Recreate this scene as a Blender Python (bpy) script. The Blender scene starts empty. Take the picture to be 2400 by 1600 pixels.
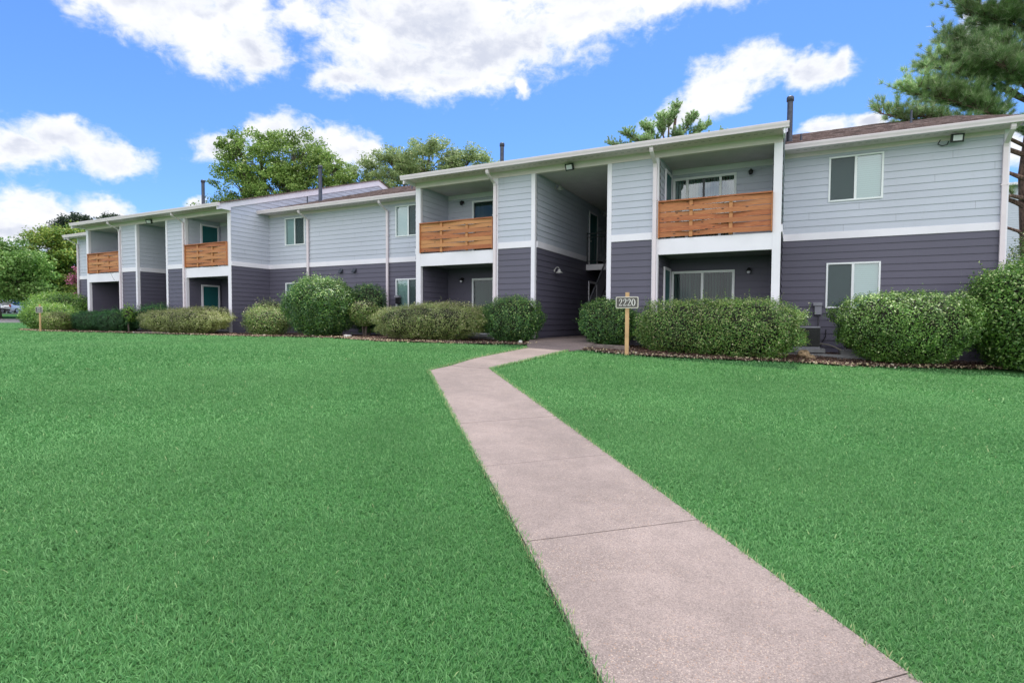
import bpy, math, random
import numpy as np
from mathutils import Matrix, Vector
R_=math.radians
SC=bpy.context.scene
COL=SC.collection

# ------------------------------------------------------------------ camera
cam=bpy.data.cameras.new("camera"); co=bpy.data.objects.new("camera",cam); COL.objects.link(co)
cF=Vector((-0.45326698,0.89052375,-0.03894224)); cU=Vector((-0.02222412,0.03238401,0.99922838)); cR=Vector((0.89109771,0.45378269,0.00511251))
M=Matrix((cR,cU,-cF)).transposed().to_4x4(); M.translation=Vector((0,0,.568)); co.matrix_world=M
cam.sensor_width=36; cam.sensor_fit='HORIZONTAL'; cam.lens=1288.13/2400*36; cam.clip_start=.05; cam.clip_end=3000
SC.camera=co

# ------------------------------------------------------------------ exposure
SC.view_settings.view_transform='Standard'; SC.view_settings.look='None'; SC.view_settings.gamma=1
SC.view_settings.exposure=0.50
SC.cycles.max_bounces=8; SC.cycles.diffuse_bounces=4; SC.cycles.transparent_max_bounces=12
SC.cycles.glossy_bounces=3

# ------------------------------------------------------------------ node helpers
class NT:
    def __init__(s,tree): s.t=tree; s.n=tree.nodes; s.l=tree.links
    def new(s,ty,**kw):
        nd=s.n.new(ty)
        for k,v in kw.items():
            if k.startswith('i_'):
                key=k[2:]; key=int(key) if key.isdigit() else key.replace('_',' ')
                s.put(nd.inputs[key],v)
            else: setattr(nd,k,v)
        return nd
    def put(s,sock,v):
        if isinstance(v,bpy.types.NodeSocket): s.l.new(v,sock)
        else:
            try: sock.default_value=v
            except Exception: sock.default_value=(*v,1)
    def math(s,op,a,b=0.,c=None,clamp=False):
        nd=s.n.new('ShaderNodeMath'); nd.operation=op; nd.use_clamp=clamp
        s.put(nd.inputs[0],a); s.put(nd.inputs[1],b)
        if c is not None: s.put(nd.inputs[2],c)
        return nd.outputs[0]
    def ramp(s,v,a,b,lo=0.,hi=1.,smooth=True):
        nd=s.n.new('ShaderNodeMapRange'); nd.interpolation_type='SMOOTHSTEP' if smooth else 'LINEAR'
        for i,x in enumerate((v,a,b,lo,hi)): s.put(nd.inputs[i],x)
        return nd.outputs[0]
    def noise(s,vec,scale,detail=4,rough=.55,out=0,dist=0.):
        nd=s.n.new('ShaderNodeTexNoise'); nd.inputs['Scale'].default_value=scale; nd.inputs['Detail'].default_value=detail
        nd.inputs['Roughness'].default_value=rough; nd.inputs['Distortion'].default_value=dist
        if vec is not None: s.l.new(vec,nd.inputs['Vector'])
        return nd.outputs[out]
    def mix(s,f,a,b,bt='MIX'):
        nd=s.n.new('ShaderNodeMix'); nd.data_type='RGBA'; nd.blend_type=bt
        s.put(nd.inputs[0],f); s.put(nd.inputs[6],a); s.put(nd.inputs[7],b)
        return nd.outputs[2]
    def vmap(s,vec,scale=(1,1,1),loc=(0,0,0),rot=(0,0,0),ty='POINT'):
        nd=s.n.new('ShaderNodeMapping'); nd.vector_type=ty; s.l.new(vec,nd.inputs[0])
        nd.inputs['Location'].default_value=loc; nd.inputs['Rotation'].default_value=rot; nd.inputs['Scale'].default_value=scale
        return nd.outputs[0]

# ------------------------------------------------------------------ sun and sky
SUN=Vector((-.05,.31,.95)).normalized()
sl=bpy.data.lights.new("sun",'SUN'); sl.energy=3.4; sl.angle=R_(.53); sl.color=(1,.96,.9)
so=bpy.data.objects.new("sun",sl); COL.objects.link(so); so.rotation_euler=SUN.to_track_quat('Z','Y').to_euler()
W=bpy.data.worlds.new("World"); SC.world=W; W.use_nodes=True
w=NT(W.node_tree); w.n.clear()
tc=w.new('ShaderNodeTexCoord'); D=tc.outputs['Generated']
sky=w.new('ShaderNodeTexSky'); sky.sky_type='NISHITA'; sky.sun_disc=False
sky.sun_elevation=math.asin(SUN.z); sky.sun_rotation=math.atan2(SUN.x,SUN.y)
sky.air_density=1.2; sky.dust_density=.4; sky.ozone_density=2.2
sep=w.new('ShaderNodeSeparateXYZ'); w.l.new(D,sep.inputs[0])
skyc=w.mix(1.,sky.outputs[0],(.80,1.20,1.86,1),'MULTIPLY')
BL=[(-0.79,0.446,0.421,-1.135,0.065,1.067,0.121,0.041),(-0.752,0.511,0.415,-1.132,0.223,1.062,0.09,0.065),(-0.712,0.543,0.445,-1.1,-0.189,0.815,0.051,0.076),(-0.724,0.571,0.387,-1.125,-0.454,0.688,0.047,0.034),
(-0.516,0.716,0.469,-1.081,-0.052,0.558,0.225,0.07),(-0.57,0.71,0.413,-1.141,0.147,0.722,0.131,0.054),(-0.44,0.784,0.437,-1.114,-0.119,0.424,0.177,0.061),(-0.305,0.83,0.467,-1.079,-0.136,0.255,0.148,0.051),
(-0.18,0.857,0.482,-1.068,0.009,0.192,0.115,0.025),(-0.639,0.669,0.38,-1.178,-0.106,0.709,0.059,0.028),(-0.663,0.598,0.451,-1.097,-0.154,0.752,0.036,0.022),(-0.504,0.77,0.39,-1.17,-0.037,0.547,0.105,0.025),
(-0.89,0.389,0.238,-1.33,0.02,1.152,0.071,0.026),(-0.869,0.441,0.225,-1.344,0.041,1.103,0.053,0.025),(-0.91,0.355,0.214,-1.351,-0.189,1.149,0.047,0.027),
(-0.913,0.382,0.139,-1.431,0.104,1.177,0.076,0.030),(-0.879,0.45,0.157,-1.413,0.094,1.105,0.055,0.025),(-0.927,0.359,0.111,-1.459,-0.104,1.18,0.065,0.034),(-0.786,0.559,0.266,-1.295,-0.223,0.882,0.048,0.026),
(-0.74,0.607,0.29,-1.274,-0.124,0.839,0.044,0.029),(-0.658,0.698,0.281,-1.282,0.172,0.795,0.074,0.033),(-0.699,0.655,0.288,-1.277,-0.102,0.779,0.052,0.026),(-0.82,0.545,0.176,-1.393,-0.102,0.962,0.02,0.01),
(-0.107,0.927,0.359,-1.192,-0.242,0.006,0.082,0.036),(0.005,0.928,0.373,-1.183,0.175,0.055,0.062,0.028),(-0.165,0.925,0.341,-1.203,-0.317,0.045,0.068,0.023),(-0.052,0.92,0.387,-1.168,0.154,0.114,0.047,0.029),
(0.048,0.928,0.37,-1.043,0.748,0.322,0.018,0.02),(0.041,0.956,0.289,-1.277,-0.069,-0.071,0.043,0.016),(0.097,0.953,0.286,-1.277,0.17,-0.055,0.026,0.015),(0.241,0.941,0.238,-1.326,0.195,-0.208,0.038,0.032),
(0.206,0.904,0.376,-1.169,0.277,-0.112,0.022,0.02),(-0.408,0.828,0.384,-1.132,0.443,0.653,0.017,0.013),(-0.257,0.828,0.499,-1.047,0.084,0.317,0.19,0.033)]
# the direction is warped a little so that no cloud keeps a plain outline
nz=w.new('ShaderNodeVectorMath',operation='SUBTRACT'); w.l.new(w.noise(D,9,5,.6,out=1),nz.inputs[0]); nz.inputs[1].default_value=(.5,.5,.5)
nsc=w.new('ShaderNodeVectorMath',operation='SCALE'); w.l.new(nz.outputs[0],nsc.inputs[0]); nsc.inputs['Scale'].default_value=.075
dw=w.new('ShaderNodeVectorMath',operation='ADD'); w.l.new(D,dw.inputs[0]); w.l.new(nsc.outputs[0],dw.inputs[1]); DW=dw.outputs[0]
field=None
for (x,y,z,ex,ey,ez,la,lb) in BL:
    v=w.vmap(DW,(la*1.05,lb*1.08,.6),(x,y,z),(ex,ey,ez),'TEXTURE')
    ln=w.new('ShaderNodeVectorMath',operation='LENGTH'); w.l.new(v,ln.inputs[0])
    f=w.math('SUBTRACT',1.,ln.outputs['Value'])
    f=w.math('MAXIMUM',f,-1.5)
    field=f if field is None else w.math('SMOOTH_MAX',field,f,.35)
fb=w.noise(w.vmap(D,(1,1,1.7)),26,9,.62,dist=.3)
fine=w.noise(D,85,6,.65)
dens=w.math('ADD',field,w.math('MULTIPLY',w.math('SUBTRACT',fb,.5),1.35))
dens=w.math('ADD',dens,w.math('MULTIPLY',w.math('SUBTRACT',fine,.5),.28))
al=w.ramp(dens,-.16,.56)
al=w.math('POWER',al,1.1)
# unseen half of the sky: bright broken cloud added to light the facade
dot=w.new('ShaderNodeVectorMath',operation='DOT_PRODUCT'); w.l.new(D,dot.inputs[0]); dot.inputs[1].default_value=(.45,-.89,.0)
rear=w.ramp(dot.outputs['Value'],-.25,.15)
rc=w.math('MULTIPLY',w.ramp(w.noise(D,3.2,6,.55),.36,.5),rear)
# cloud colour: sunlit white, lavender grey in the thick parts
shade=w.noise(w.vmap(DW,(1,1,2.0),(.3,.1,-.02)),9,4,.5)
thick=w.ramp(dens,.30,.95)
g=w.math('MULTIPLY',w.ramp(shade,.40,.64),thick)
ccol=w.mix(g,(.73,.74,.77,1),(.49,.52,.61,1))
ccol=w.mix(w.math('MULTIPLY',rear,1.),ccol,(1.55,1.55,1.62,1))  # added rear cloud is extra bright, as fill for the walls
a2=w.math('MAXIMUM',al,rc)
up=w.ramp(sep.outputs['Z'],-.02,.02)
a2=w.math('MULTIPLY',a2,up)
bg1=w.new('ShaderNodeBackground',i_Strength=.073); w.l.new(skyc,bg1.inputs[0])
bg2=w.new('ShaderNodeBackground',i_Strength=1.); w.l.new(ccol,bg2.inputs[0])
mx=w.new('ShaderNodeMixShader'); w.l.new(a2,mx.inputs[0]); w.l.new(bg1.outputs[0],mx.inputs[1]); w.l.new(bg2.outputs[0],mx.inputs[2])
wo=w.new('ShaderNodeOutputWorld'); w.l.new(mx.outputs[0],wo.inputs[0])

# ------------------------------------------------------------------ materials
def mat(name):
    m=bpy.data.materials.new(name); m.use_nodes=True; n=NT(m.node_tree)
    return m,n,n.n['Principled BSDF']
def simple(name,c,rough=.6,metal=0.,var=.08,vs=3.,bump=0.,bs=60.,spec=.4):
    m,n,b=mat(name); t=n.new('ShaderNodeTexCoord').outputs['Object']
    f=n.ramp(n.noise(t,vs,4),.3,.7,1-var,1+var)
    col=n.mix(1.,(*c,1),(1,1,1,1),'MULTIPLY'); mm=n.new('ShaderNodeVectorMath',operation='SCALE'); n.l.new(col,mm.inputs[0]); n.l.new(f,mm.inputs['Scale'])
    n.l.new(mm.outputs[0],b.inputs['Base Color']); b.inputs['Roughness'].default_value=rough; b.inputs['Metallic'].default_value=metal
    b.inputs['Specular IOR Level'].default_value=spec
    if bump:
        bp=n.new('ShaderNodeBump'); bp.inputs['Strength'].default_value=bump; bp.inputs['Distance'].default_value=.01
        n.l.new(n.noise(t,bs,5),bp.inputs['Height']); n.l.new(bp.outputs[0],b.inputs['Normal'])
    return m
def siding_mat(name,c):
    m,n,b=mat(name); t=n.new('ShaderNodeTexCoord').outputs['Object']
    g=n.noise(n.vmap(t,(2,2,60)),6,5,.6)                   # drawn-out wood grain of the boards
    big=n.noise(t,.55,4); sp=n.new('ShaderNodeSeparateXYZ'); n.l.new(t,sp.inputs[0])
    row=n.new('ShaderNodeTexWhiteNoise',noise_dimensions='1D')
    n.l.new(n.math('FLOOR',n.math('DIVIDE',n.math('ADD',sp.outputs['Z'],-3.03),.186)),row.inputs['W'])
    f=n.math('ADD',n.ramp(big,.3,.7,.955,1.035),n.ramp(g,.3,.7,-.025,.025))
    f=n.math('ADD',f,n.math('MULTIPLY',n.math('SUBTRACT',row.outputs['Value'],.5),.035))
    st=n.ramp(n.noise(n.vmap(t,(3,3,.5)),2.2,6,.65),.56,.74)   # faint streaks of dirt
    mm=n.new('ShaderNodeVectorMath',operation='SCALE'); mm.inputs[0].default_value=c; n.l.new(f,mm.inputs['Scale'])
    col=n.mix(n.math('MULTIPLY',st,.16),mm.outputs[0],(c[0]*.62,c[1]*.6,c[2]*.55,1))
    n.l.new(col,b.inputs['Base Color']); b.inputs['Roughness'].default_value=.55; b.inputs['Specular IOR Level'].default_value=.35
    bp=n.new('ShaderNodeBump'); bp.inputs['Strength'].default_value=.25; bp.inputs['Distance'].default_value=.004
    n.l.new(g,bp.inputs['Height']); n.l.new(bp.outputs[0],b.inputs['Normal'])
    return m
m_light=siding_mat('light_grey_siding',(.50,.52,.59))
m_dark=siding_mat('charcoal_siding',(.108,.101,.137))
m_trim=simple('white_trim_paint',(.80,.765,.815),.5,var=.035,vs=1.3,bump=.1)
m_soff=simple('soffit_paint',(.76,.62,.65),.6,var=.04)  # base warmed against the green light thrown up by the grass
m_gut=simple('gutter_enamel',(.72,.63,.655),.4,var=.03)  # pinkish base offsets green bounce light off the lawn
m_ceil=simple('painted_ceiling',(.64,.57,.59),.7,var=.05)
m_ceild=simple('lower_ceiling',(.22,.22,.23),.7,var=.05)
m_vinyl=simple('white_vinyl',(.78,.8,.8),.35,var=.02)
m_flue=simple('flue_steel',(.055,.062,.08),.45,.3,var=.25,vs=8,bump=.15,bs=20)
m_black=simple('black_metal',(.02,.02,.022),.4,.2)
m_rail=simple('stair_steel',(.09,.09,.10),.5,.2)
m_conc=simple('grey_concrete',(.25,.25,.25),.9,var=.15,vs=4,bump=.3)
m_room=simple('room_wall',(.035,.035,.035),.9)
m_teal=simple('teal_door_paint',(.012,.105,.11),.45,var=.06)
m_vert=simple('vertical_blind',(.22,.30,.27),.6,var=.05)
m_vent=simple('vent_plastic',(.25,.25,.28),.5)
m_galv=simple('galvanised_shade',(.68,.67,.64),.35,.35)
m_seam=simple('seam_shadow',(.16,.16,.18),.8)
m_eave=simple('bounce_tinted_eave',(.75,.64,.64),.5,var=.03)  # trim paint tinted warm to offset green bounce light from the lawn
m_bulb=simple('frosted_glass',(.72,.70,.76),.3)
m_rubber=simple('tyre_rubber',(.02,.02,.02),.8)
m_signw=simple('sign_border',(.62,.58,.5),.6)
m_num=simple('number_paint',(.66,.64,.60),.6)
m_rock=simple('weathered_rock',(.34,.24,.14),.9,var=.35,vs=9,bump=.8,bs=14)
m_wrock=simple('pale_stone',(.55,.54,.5),.85,var=.2,vs=9,bump=.5,bs=14)
m_pipe=simple('pipe_insulation',(.33,.30,.24),.8,var=.2)
m_timber=simple('weathered_timber',(.16,.13,.11),.9,var=.3,vs=6,bump=.5,bs=30)
m_rust=simple('rusty_cabinet',(.13,.06,.045),.8,.1,var=.3,vs=9)

def glass_mat(name,tint,refl):
    m=bpy.data.materials.new(name); m.use_nodes=True; n=NT(m.node_tree); n.n.clear()
    tr=n.new('ShaderNodeBsdfTransparent'); tr.inputs[0].default_value=(*tint,1)
    gl=n.new('ShaderNodeBsdfGlossy'); gl.inputs['Roughness'].default_value=.03; gl.inputs['Color'].default_value=(.9,.97,.97,1)
    t=n.new('ShaderNodeTexCoord').outputs['Object']; bp=n.new('ShaderNodeBump'); bp.inputs['Strength'].default_value=.2; bp.inputs['Distance'].default_value=.01
    n.l.new(n.noise(t,1.6,2),bp.inputs['Height']); n.l.new(bp.outputs[0],gl.inputs['Normal'])
    fr=n.new('ShaderNodeFresnel'); fr.inputs[0].default_value=1.45
    mx=n.new('ShaderNodeMixShader'); n.l.new(n.math('ADD',fr.outputs[0],refl,clamp=True),mx.inputs[0]); n.l.new(tr.outputs[0],mx.inputs[1]); n.l.new(gl.outputs[0],mx.inputs[2])
    o=n.new('ShaderNodeOutputMaterial'); n.l.new(mx.outputs[0],o.inputs[0]); return m
m_glass=glass_mat('window_glass',(.72,.86,.86),.12)
m_dglass=glass_mat('door_glass',(.42,.52,.50),.0)
m_cglass=glass_mat('car_glass',(.10,.13,.15),.06)
def screen_mat():
    m=bpy.data.materials.new('insect_mesh'); m.use_nodes=True; n=NT(m.node_tree); n.n.clear()
    tr=n.new('ShaderNodeBsdfTransparent'); d=n.new('ShaderNodeBsdfDiffuse'); d.inputs[0].default_value=(.05,.065,.07,1)
    mx=n.new('ShaderNodeMixShader'); mx.inputs[0].default_value=.62; n.l.new(tr.outputs[0],mx.inputs[1]); n.l.new(d.outputs[0],mx.inputs[2])
    o=n.new('ShaderNodeOutputMaterial'); n.l.new(mx.outputs[0],o.inputs[0]); return m
m_screen=screen_mat()
def blind_mat():
    m,n,b=mat('slatted_blind'); t=n.new('ShaderNodeTexCoord').outputs['Object']; sp=n.new('ShaderNodeSeparateXYZ'); n.l.new(t,sp.inputs[0])
    s=n.math('FRACT',n.math('MULTIPLY',sp.outputs['Z'],18)); f=n.ramp(s,.0,.35,.72,1.)
    mm=n.new('ShaderNodeVectorMath',operation='SCALE'); mm.inputs[0].default_value=(.50,.575,.55); n.l.new(f,mm.inputs['Scale'])
    n.l.new(mm.outputs[0],b.inputs['Base Color']); b.inputs['Roughness'].default_value=.6; return m
m_blind=blind_mat()

def wood_mat():
    m,n,b=mat('cedar_board'); t=n.new('ShaderNodeTexCoord').outputs['Object']
    at=n.new('ShaderNodeAttribute',attribute_name='tint').outputs['Fac']
    of=n.new('ShaderNodeCombineXYZ'); n.l.new(n.math('MULTIPLY',at,37.),of.inputs[0]); n.l.new(n.math('MULTIPLY',at,11.),of.inputs[2])
    ad=n.new('ShaderNodeVectorMath',operation='ADD'); n.l.new(t,ad.inputs[0]); n.l.new(of.outputs[0],ad.inputs[1]); v=ad.outputs[0]
    g=n.noise(n.vmap(v,(1.6,8,26)),2.2,6,.62,dist=1.4)
    fineg=n.noise(n.vmap(v,(3,30,120)),3,4,.6); a7=n.math('FRACT',n.math('MULTIPLY',at,7.3))
    c=n.mix(n.ramp(g,.32,.68),(.54,.19,.068,1),(.26,.065,.026,1))
    c=n.mix(n.ramp(at,0,1,.0,.6),c,(.60,.31,.12,1))
    c=n.mix(n.ramp(n.noise(n.vmap(v,(.5,3,9)),1.8,3),.60,.76),c,(.64,.36,.16,1))   # sapwood stripes
    c=n.mix(n.ramp(fineg,.5,.75,0,.3),c,(.22,.08,.035,1))
    c=n.mix(n.ramp(a7,.45,.95,0,.6),c,(.34,.105,.04,1))
    kn=n.new('ShaderNodeTexVoronoi'); n.l.new(n.vmap(v,(3.1,3.1,7.0)),kn.inputs['Vector']); kn.inputs['Scale'].default_value=1.; kn.inputs['Randomness'].default_value=1.
    c=n.mix(n.ramp(kn.outputs['Distance'],.07,.16,.95,0.),c,(.055,.022,.014,1))
    n.l.new(c,b.inputs['Base Color']); b.inputs['Roughness'].default_value=.7
    bp=n.new('ShaderNodeBump'); bp.inputs['Strength'].default_value=.25; bp.inputs['Distance'].default_value=.004; n.l.new(g,bp.inputs['Height']); n.l.new(bp.outputs[0],b.inputs['Normal'])
    return m
m_wood=wood_mat()
m_post=simple('pine_post',(.54,.34,.17),.75,var=.14,vs=5,bump=.3,bs=30)
def signboard_mat():
    m,n,b=mat('grey_sign_board'); t=n.new('ShaderNodeTexCoord').outputs['Object']
    g=n.noise(n.vmap(t,(3,3,40)),4,5,.65)
    n.l.new(n.mix(n.ramp(g,.35,.68),(.13,.115,.105,1),(.05,.043,.04,1)),b.inputs['Base Color']); b.inputs['Roughness'].default_value=.7; return m
m_sign=signboard_mat()

def shingle_mat():
    m,n,b=mat('brown_shingles'); t=n.new('ShaderNodeTexCoord').outputs['Object']
    br=n.new('ShaderNodeTexBrick'); n.l.new(n.vmap(t,(1,1,1)),br.inputs['Vector'])
    br.inputs['Scale'].default_value=1.; br.inputs['Brick Width'].default_value=.33; br.inputs['Row Height'].default_value=.135; br.inputs['Mortar Size'].default_value=.006
    br.inputs['Color1'].default_value=(0,0,0,1); br.inputs['Color2'].default_value=(1,1,1,1); br.inputs['Mortar'].default_value=(.1,.1,.1,1); br.inputs['Bias'].default_value=0
    wn=n.noise(t,45,3,.7)
    c=n.mix(br.outputs['Color'],(.115,.085,.078,1),(.33,.255,.235,1))
    c=n.mix(n.ramp(n.noise(t,3.,3),.4,.62),c,(.24,.165,.145,1)); c=n.mix(n.ramp(n.noise(n.vmap(t,(1.6,5.,1)),1.5,4,.65),.46,.6,0,.7),c,(.075,.055,.052,1)); c=n.mix(n.ramp(n.noise(n.vmap(t,(1.4,4.5,1),(3,5,0)),1.8,4,.65),.52,.64,0,.6),c,(.42,.33,.30,1)); c=n.mix(n.ramp(wn,.35,.7,0,.6),c,(.06,.045,.042,1))
    n.l.new(c,b.inputs['Base Color']); b.inputs['Roughness'].default_value=.95
    bp=n.new('ShaderNodeBump'); bp.inputs['Strength'].default_value=.8; bp.inputs['Distance'].default_value=.02; n.l.new(br.outputs['Color'],bp.inputs['Height']); n.l.new(bp.outputs[0],b.inputs['Normal'])
    return m
m_roof=shingle_mat()

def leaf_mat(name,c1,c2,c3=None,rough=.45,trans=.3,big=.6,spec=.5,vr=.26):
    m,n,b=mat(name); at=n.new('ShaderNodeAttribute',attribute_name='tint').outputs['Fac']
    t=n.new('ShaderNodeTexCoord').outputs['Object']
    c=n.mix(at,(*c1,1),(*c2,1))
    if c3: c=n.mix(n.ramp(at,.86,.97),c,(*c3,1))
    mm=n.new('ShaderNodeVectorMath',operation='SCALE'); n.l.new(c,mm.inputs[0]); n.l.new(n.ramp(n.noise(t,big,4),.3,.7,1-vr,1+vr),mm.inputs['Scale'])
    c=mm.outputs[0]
    n.l.new(c,b.inputs['Base Color']); b.inputs['Roughness'].default_value=rough; b.inputs['Specular IOR Level'].default_value=spec
    tl=n.new('ShaderNodeBsdfTranslucent'); n.l.new(c,tl.inputs[0])
    mx=n.new('ShaderNodeMixShader'); mx.inputs[0].default_value=trans; n.l.new(b.outputs[0],mx.inputs[1]); n.l.new(tl.outputs[0],mx.inputs[2])
    n.l.new(mx.outputs[0],n.n['Material Output'].inputs[0]); return m
m_grass=leaf_mat('grass_blades',(.060,.205,.060),(.26,.475,.195),(.46,.48,.24),.75,.42,.5,.12,.10)
m_holly=leaf_mat('glossy_leaves',(.045,.14,.022),(.27,.46,.085),(.60,.70,.30),.42,.3,1.5,.5)
m_hollyd=leaf_mat('dark_glossy_leaves',(.03,.105,.03),(.12,.26,.06),(.38,.52,.16),.42,.28,1.5,.5)
m_abelia=leaf_mat('olive_leaves',(.16,.22,.05),(.45,.47,.18),(.70,.62,.42),.5,.25,1.5)
m_yew=leaf_mat('yew_needles',(.018,.075,.022),(.06,.18,.045),(.13,.32,.07),.55,.15,1.2,.4)
m_lime=leaf_mat('lime_leaves',(.10,.26,.03),(.30,.48,.06),(.40,.55,.1),.4,.35,1.2)
m_maple=leaf_mat('maple_leaves',(.10,.20,.035),(.34,.46,.12),(.50,.58,.20),.5,.38,.25,.4)
m_pale=leaf_mat('pale_tree_leaves',(.17,.26,.09),(.42,.50,.22),(.58,.62,.32),.5,.38,.25,.4)
m_dtree=leaf_mat('deep_green_leaves',(.08,.19,.035),(.25,.41,.10),(.42,.55,.18),.5,.32,.2,.4)
m_ytree=leaf_mat('yellow_green_leaves',(.17,.25,.035),(.40,.48,.09),(.52,.55,.14),.5,.38,.25,.4)
m_oak=leaf_mat('oak_leaves',(.012,.03,.012),(.035,.07,.025),None,.5,.15,.3,.4)
m_pine=leaf_mat('pine_needles',(.13,.28,.09),(.50,.64,.28),(.78,.76,.58),.4,.48,.5,.6)
m_flower=leaf_mat('pink_blossom',(.55,.12,.28),(.75,.25,.45),None,.6,.3,1.)
m_bronze=leaf_mat('bronze_leaves',(.12,.06,.03),(.24,.13,.06),None,.5,.3,1.)
m_chip=leaf_mat('mulch_chips',(.07,.04,.026),(.22,.135,.10),(.42,.30,.24),.9,.05,1.,.2)
m_dleaf=leaf_mat('dry_leaves',(.30,.24,.13),(.50,.42,.28),(.6,.55,.42),.8,.2,1.,.2)
def bark_mat(name,c):
    m,n,b=mat(name); t=n.new('ShaderNodeTexCoord').outputs['Object']
    g=n.noise(n.vmap(t,(9,9,2.2)),1.6,6,.65,dist=.6)
    n.l.new(n.mix(n.ramp(g,.38,.62),(c[0]*.35,c[1]*.35,c[2]*.38,1),(*c,1)),b.inputs['Base Color']); b.inputs['Roughness'].default_value=.95
    bp=n.new('ShaderNodeBump'); bp.inputs['Strength'].default_value=1; bp.inputs['Distance'].default_value=.04; n.l.new(g,bp.inputs['Height']); n.l.new(bp.outputs[0],b.inputs['Normal'])
    return m
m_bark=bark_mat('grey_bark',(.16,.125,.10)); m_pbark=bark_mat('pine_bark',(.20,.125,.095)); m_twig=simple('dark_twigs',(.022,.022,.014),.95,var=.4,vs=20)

def lawn_mat():
    m,n,b=mat('lawn_soil'); t=n.new('ShaderNodeTexCoord').outputs['Object']
    a=n.noise(t,40,6,.7); big=n.noise(t,.35,5,.6)
    c=n.mix(n.ramp(a,.35,.65),(.022,.085,.022,1),(.065,.18,.05,1))
    c=n.mix(n.ramp(big,.35,.65,0,.45),c,(.07,.165,.052,1))
    n.l.new(c,b.inputs['Base Color']); b.inputs['Roughness'].default_value=1.; b.inputs['Specular IOR Level'].default_value=.05
    bp=n.new('ShaderNodeBump'); bp.inputs['Strength'].default_value=.7; bp.inputs['Distance'].default_value=.03; n.l.new(a,bp.inputs['Height']); n.l.new(bp.outputs[0],b.inputs['Normal'])
    return m
m_lawn=lawn_mat()
def path_mat(name='washed_concrete',base=(.220,.174,.152)):
    m,n,b=mat(name); t=n.new('ShaderNodeTexCoord').outputs['Object']
    big=n.ramp(n.noise(t,1.1,6,.62),.3,.7,.84,1.12); mid=n.ramp(n.noise(t,7,5,.6),.3,.7,.93,1.07)
    f=n.math('MULTIPLY',big,mid)
    mm=n.new('ShaderNodeVectorMath',operation='SCALE'); mm.inputs[0].default_value=base; n.l.new(f,mm.inputs['Scale'])
    c=mm.outputs[0]
    agg=n.ramp(n.noise(t,1.7,4,.6),.42,.6)                       # where the aggregate shows
    gv=n.new('ShaderNodeTexVoronoi'); n.l.new(t,gv.inputs['Vector']); gv.inputs['Scale'].default_value=170
    gs=n.new('ShaderNodeSeparateColor'); n.l.new(gv.outputs['Color'],gs.inputs[0])
    gm=n.new('ShaderNodeVectorMath',operation='SCALE'); n.l.new(c,gm.inputs[0]); n.l.new(n.ramp(gs.outputs[1],0,1,.78,1.24,False),gm.inputs['Scale']); c=gm.outputs[0]
    gr=n.noise(t,230,3,.7); gm=n.new('ShaderNodeVectorMath',operation='SCALE'); n.l.new(c,gm.inputs[0]); n.l.new(n.ramp(gr,.3,.7,.8,1.2),gm.inputs['Scale']); c=gm.outputs[0]
    for sc,hi,colr,am,th in ((120,.32,(.38,.30,.24,1),.65,.70),(95,.30,(.14,.10,.085,1),.6,.78),(75,.20,(.44,.37,.31,1),.65,.86),(100,.30,(.36,.21,.12,1),.45,.86)):
        vo=n.new('ShaderNodeTexVoronoi'); n.l.new(n.vmap(t,(1,1,1),(sc*.1,0,0)),vo.inputs['Vector']); vo.inputs['Scale'].default_value=sc
        wn=n.new('ShaderNodeSeparateColor'); n.l.new(vo.outputs['Color'],wn.inputs[0])
        k=n.math('MULTIPLY',n.ramp(vo.outputs['Distance'],hi,hi+.15,1.,0.),n.ramp(wn.outputs[0],th,th+.04))
        k=n.math('MULTIPLY',k,n.ramp(agg,0,1,am*.35,am)); c=n.mix(k,c,colr)
    st=n.ramp(n.noise(t,2.6,7,.7,dist=.7),.60,.74,0,.35); c=n.mix(st,c,(.135,.10,.092,1))
    n.l.new(c,b.inputs['Base Color']); b.inputs['Roughness'].default_value=.9
    bp=n.new('ShaderNodeBump'); bp.inputs['Strength'].default_value=.35; bp.inputs['Distance'].default_value=.004; n.l.new(n.noise(t,160,3,.7),bp.inputs['Height']); n.l.new(bp.outputs[0],b.inputs['Normal'])
    return m
m_path=path_mat()
m_slab=path_mat('shaded_concrete',(.19,.145,.13))  # path concrete made darker, the building's shade put into its colour
m_joint=simple('joint_dirt',(.05,.04,.032),.95,var=.3,vs=20)
m_mulch=simple('mulch_soil',(.085,.05,.036),.95,var=.5,vs=14,bump=1,bs=40)
m_road=simple('pale_road',(.42,.37,.36),.9,var=.08,vs=1)
m_asph=simple('asphalt',(.10,.10,.11),.9,var=.1,vs=1)

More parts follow.
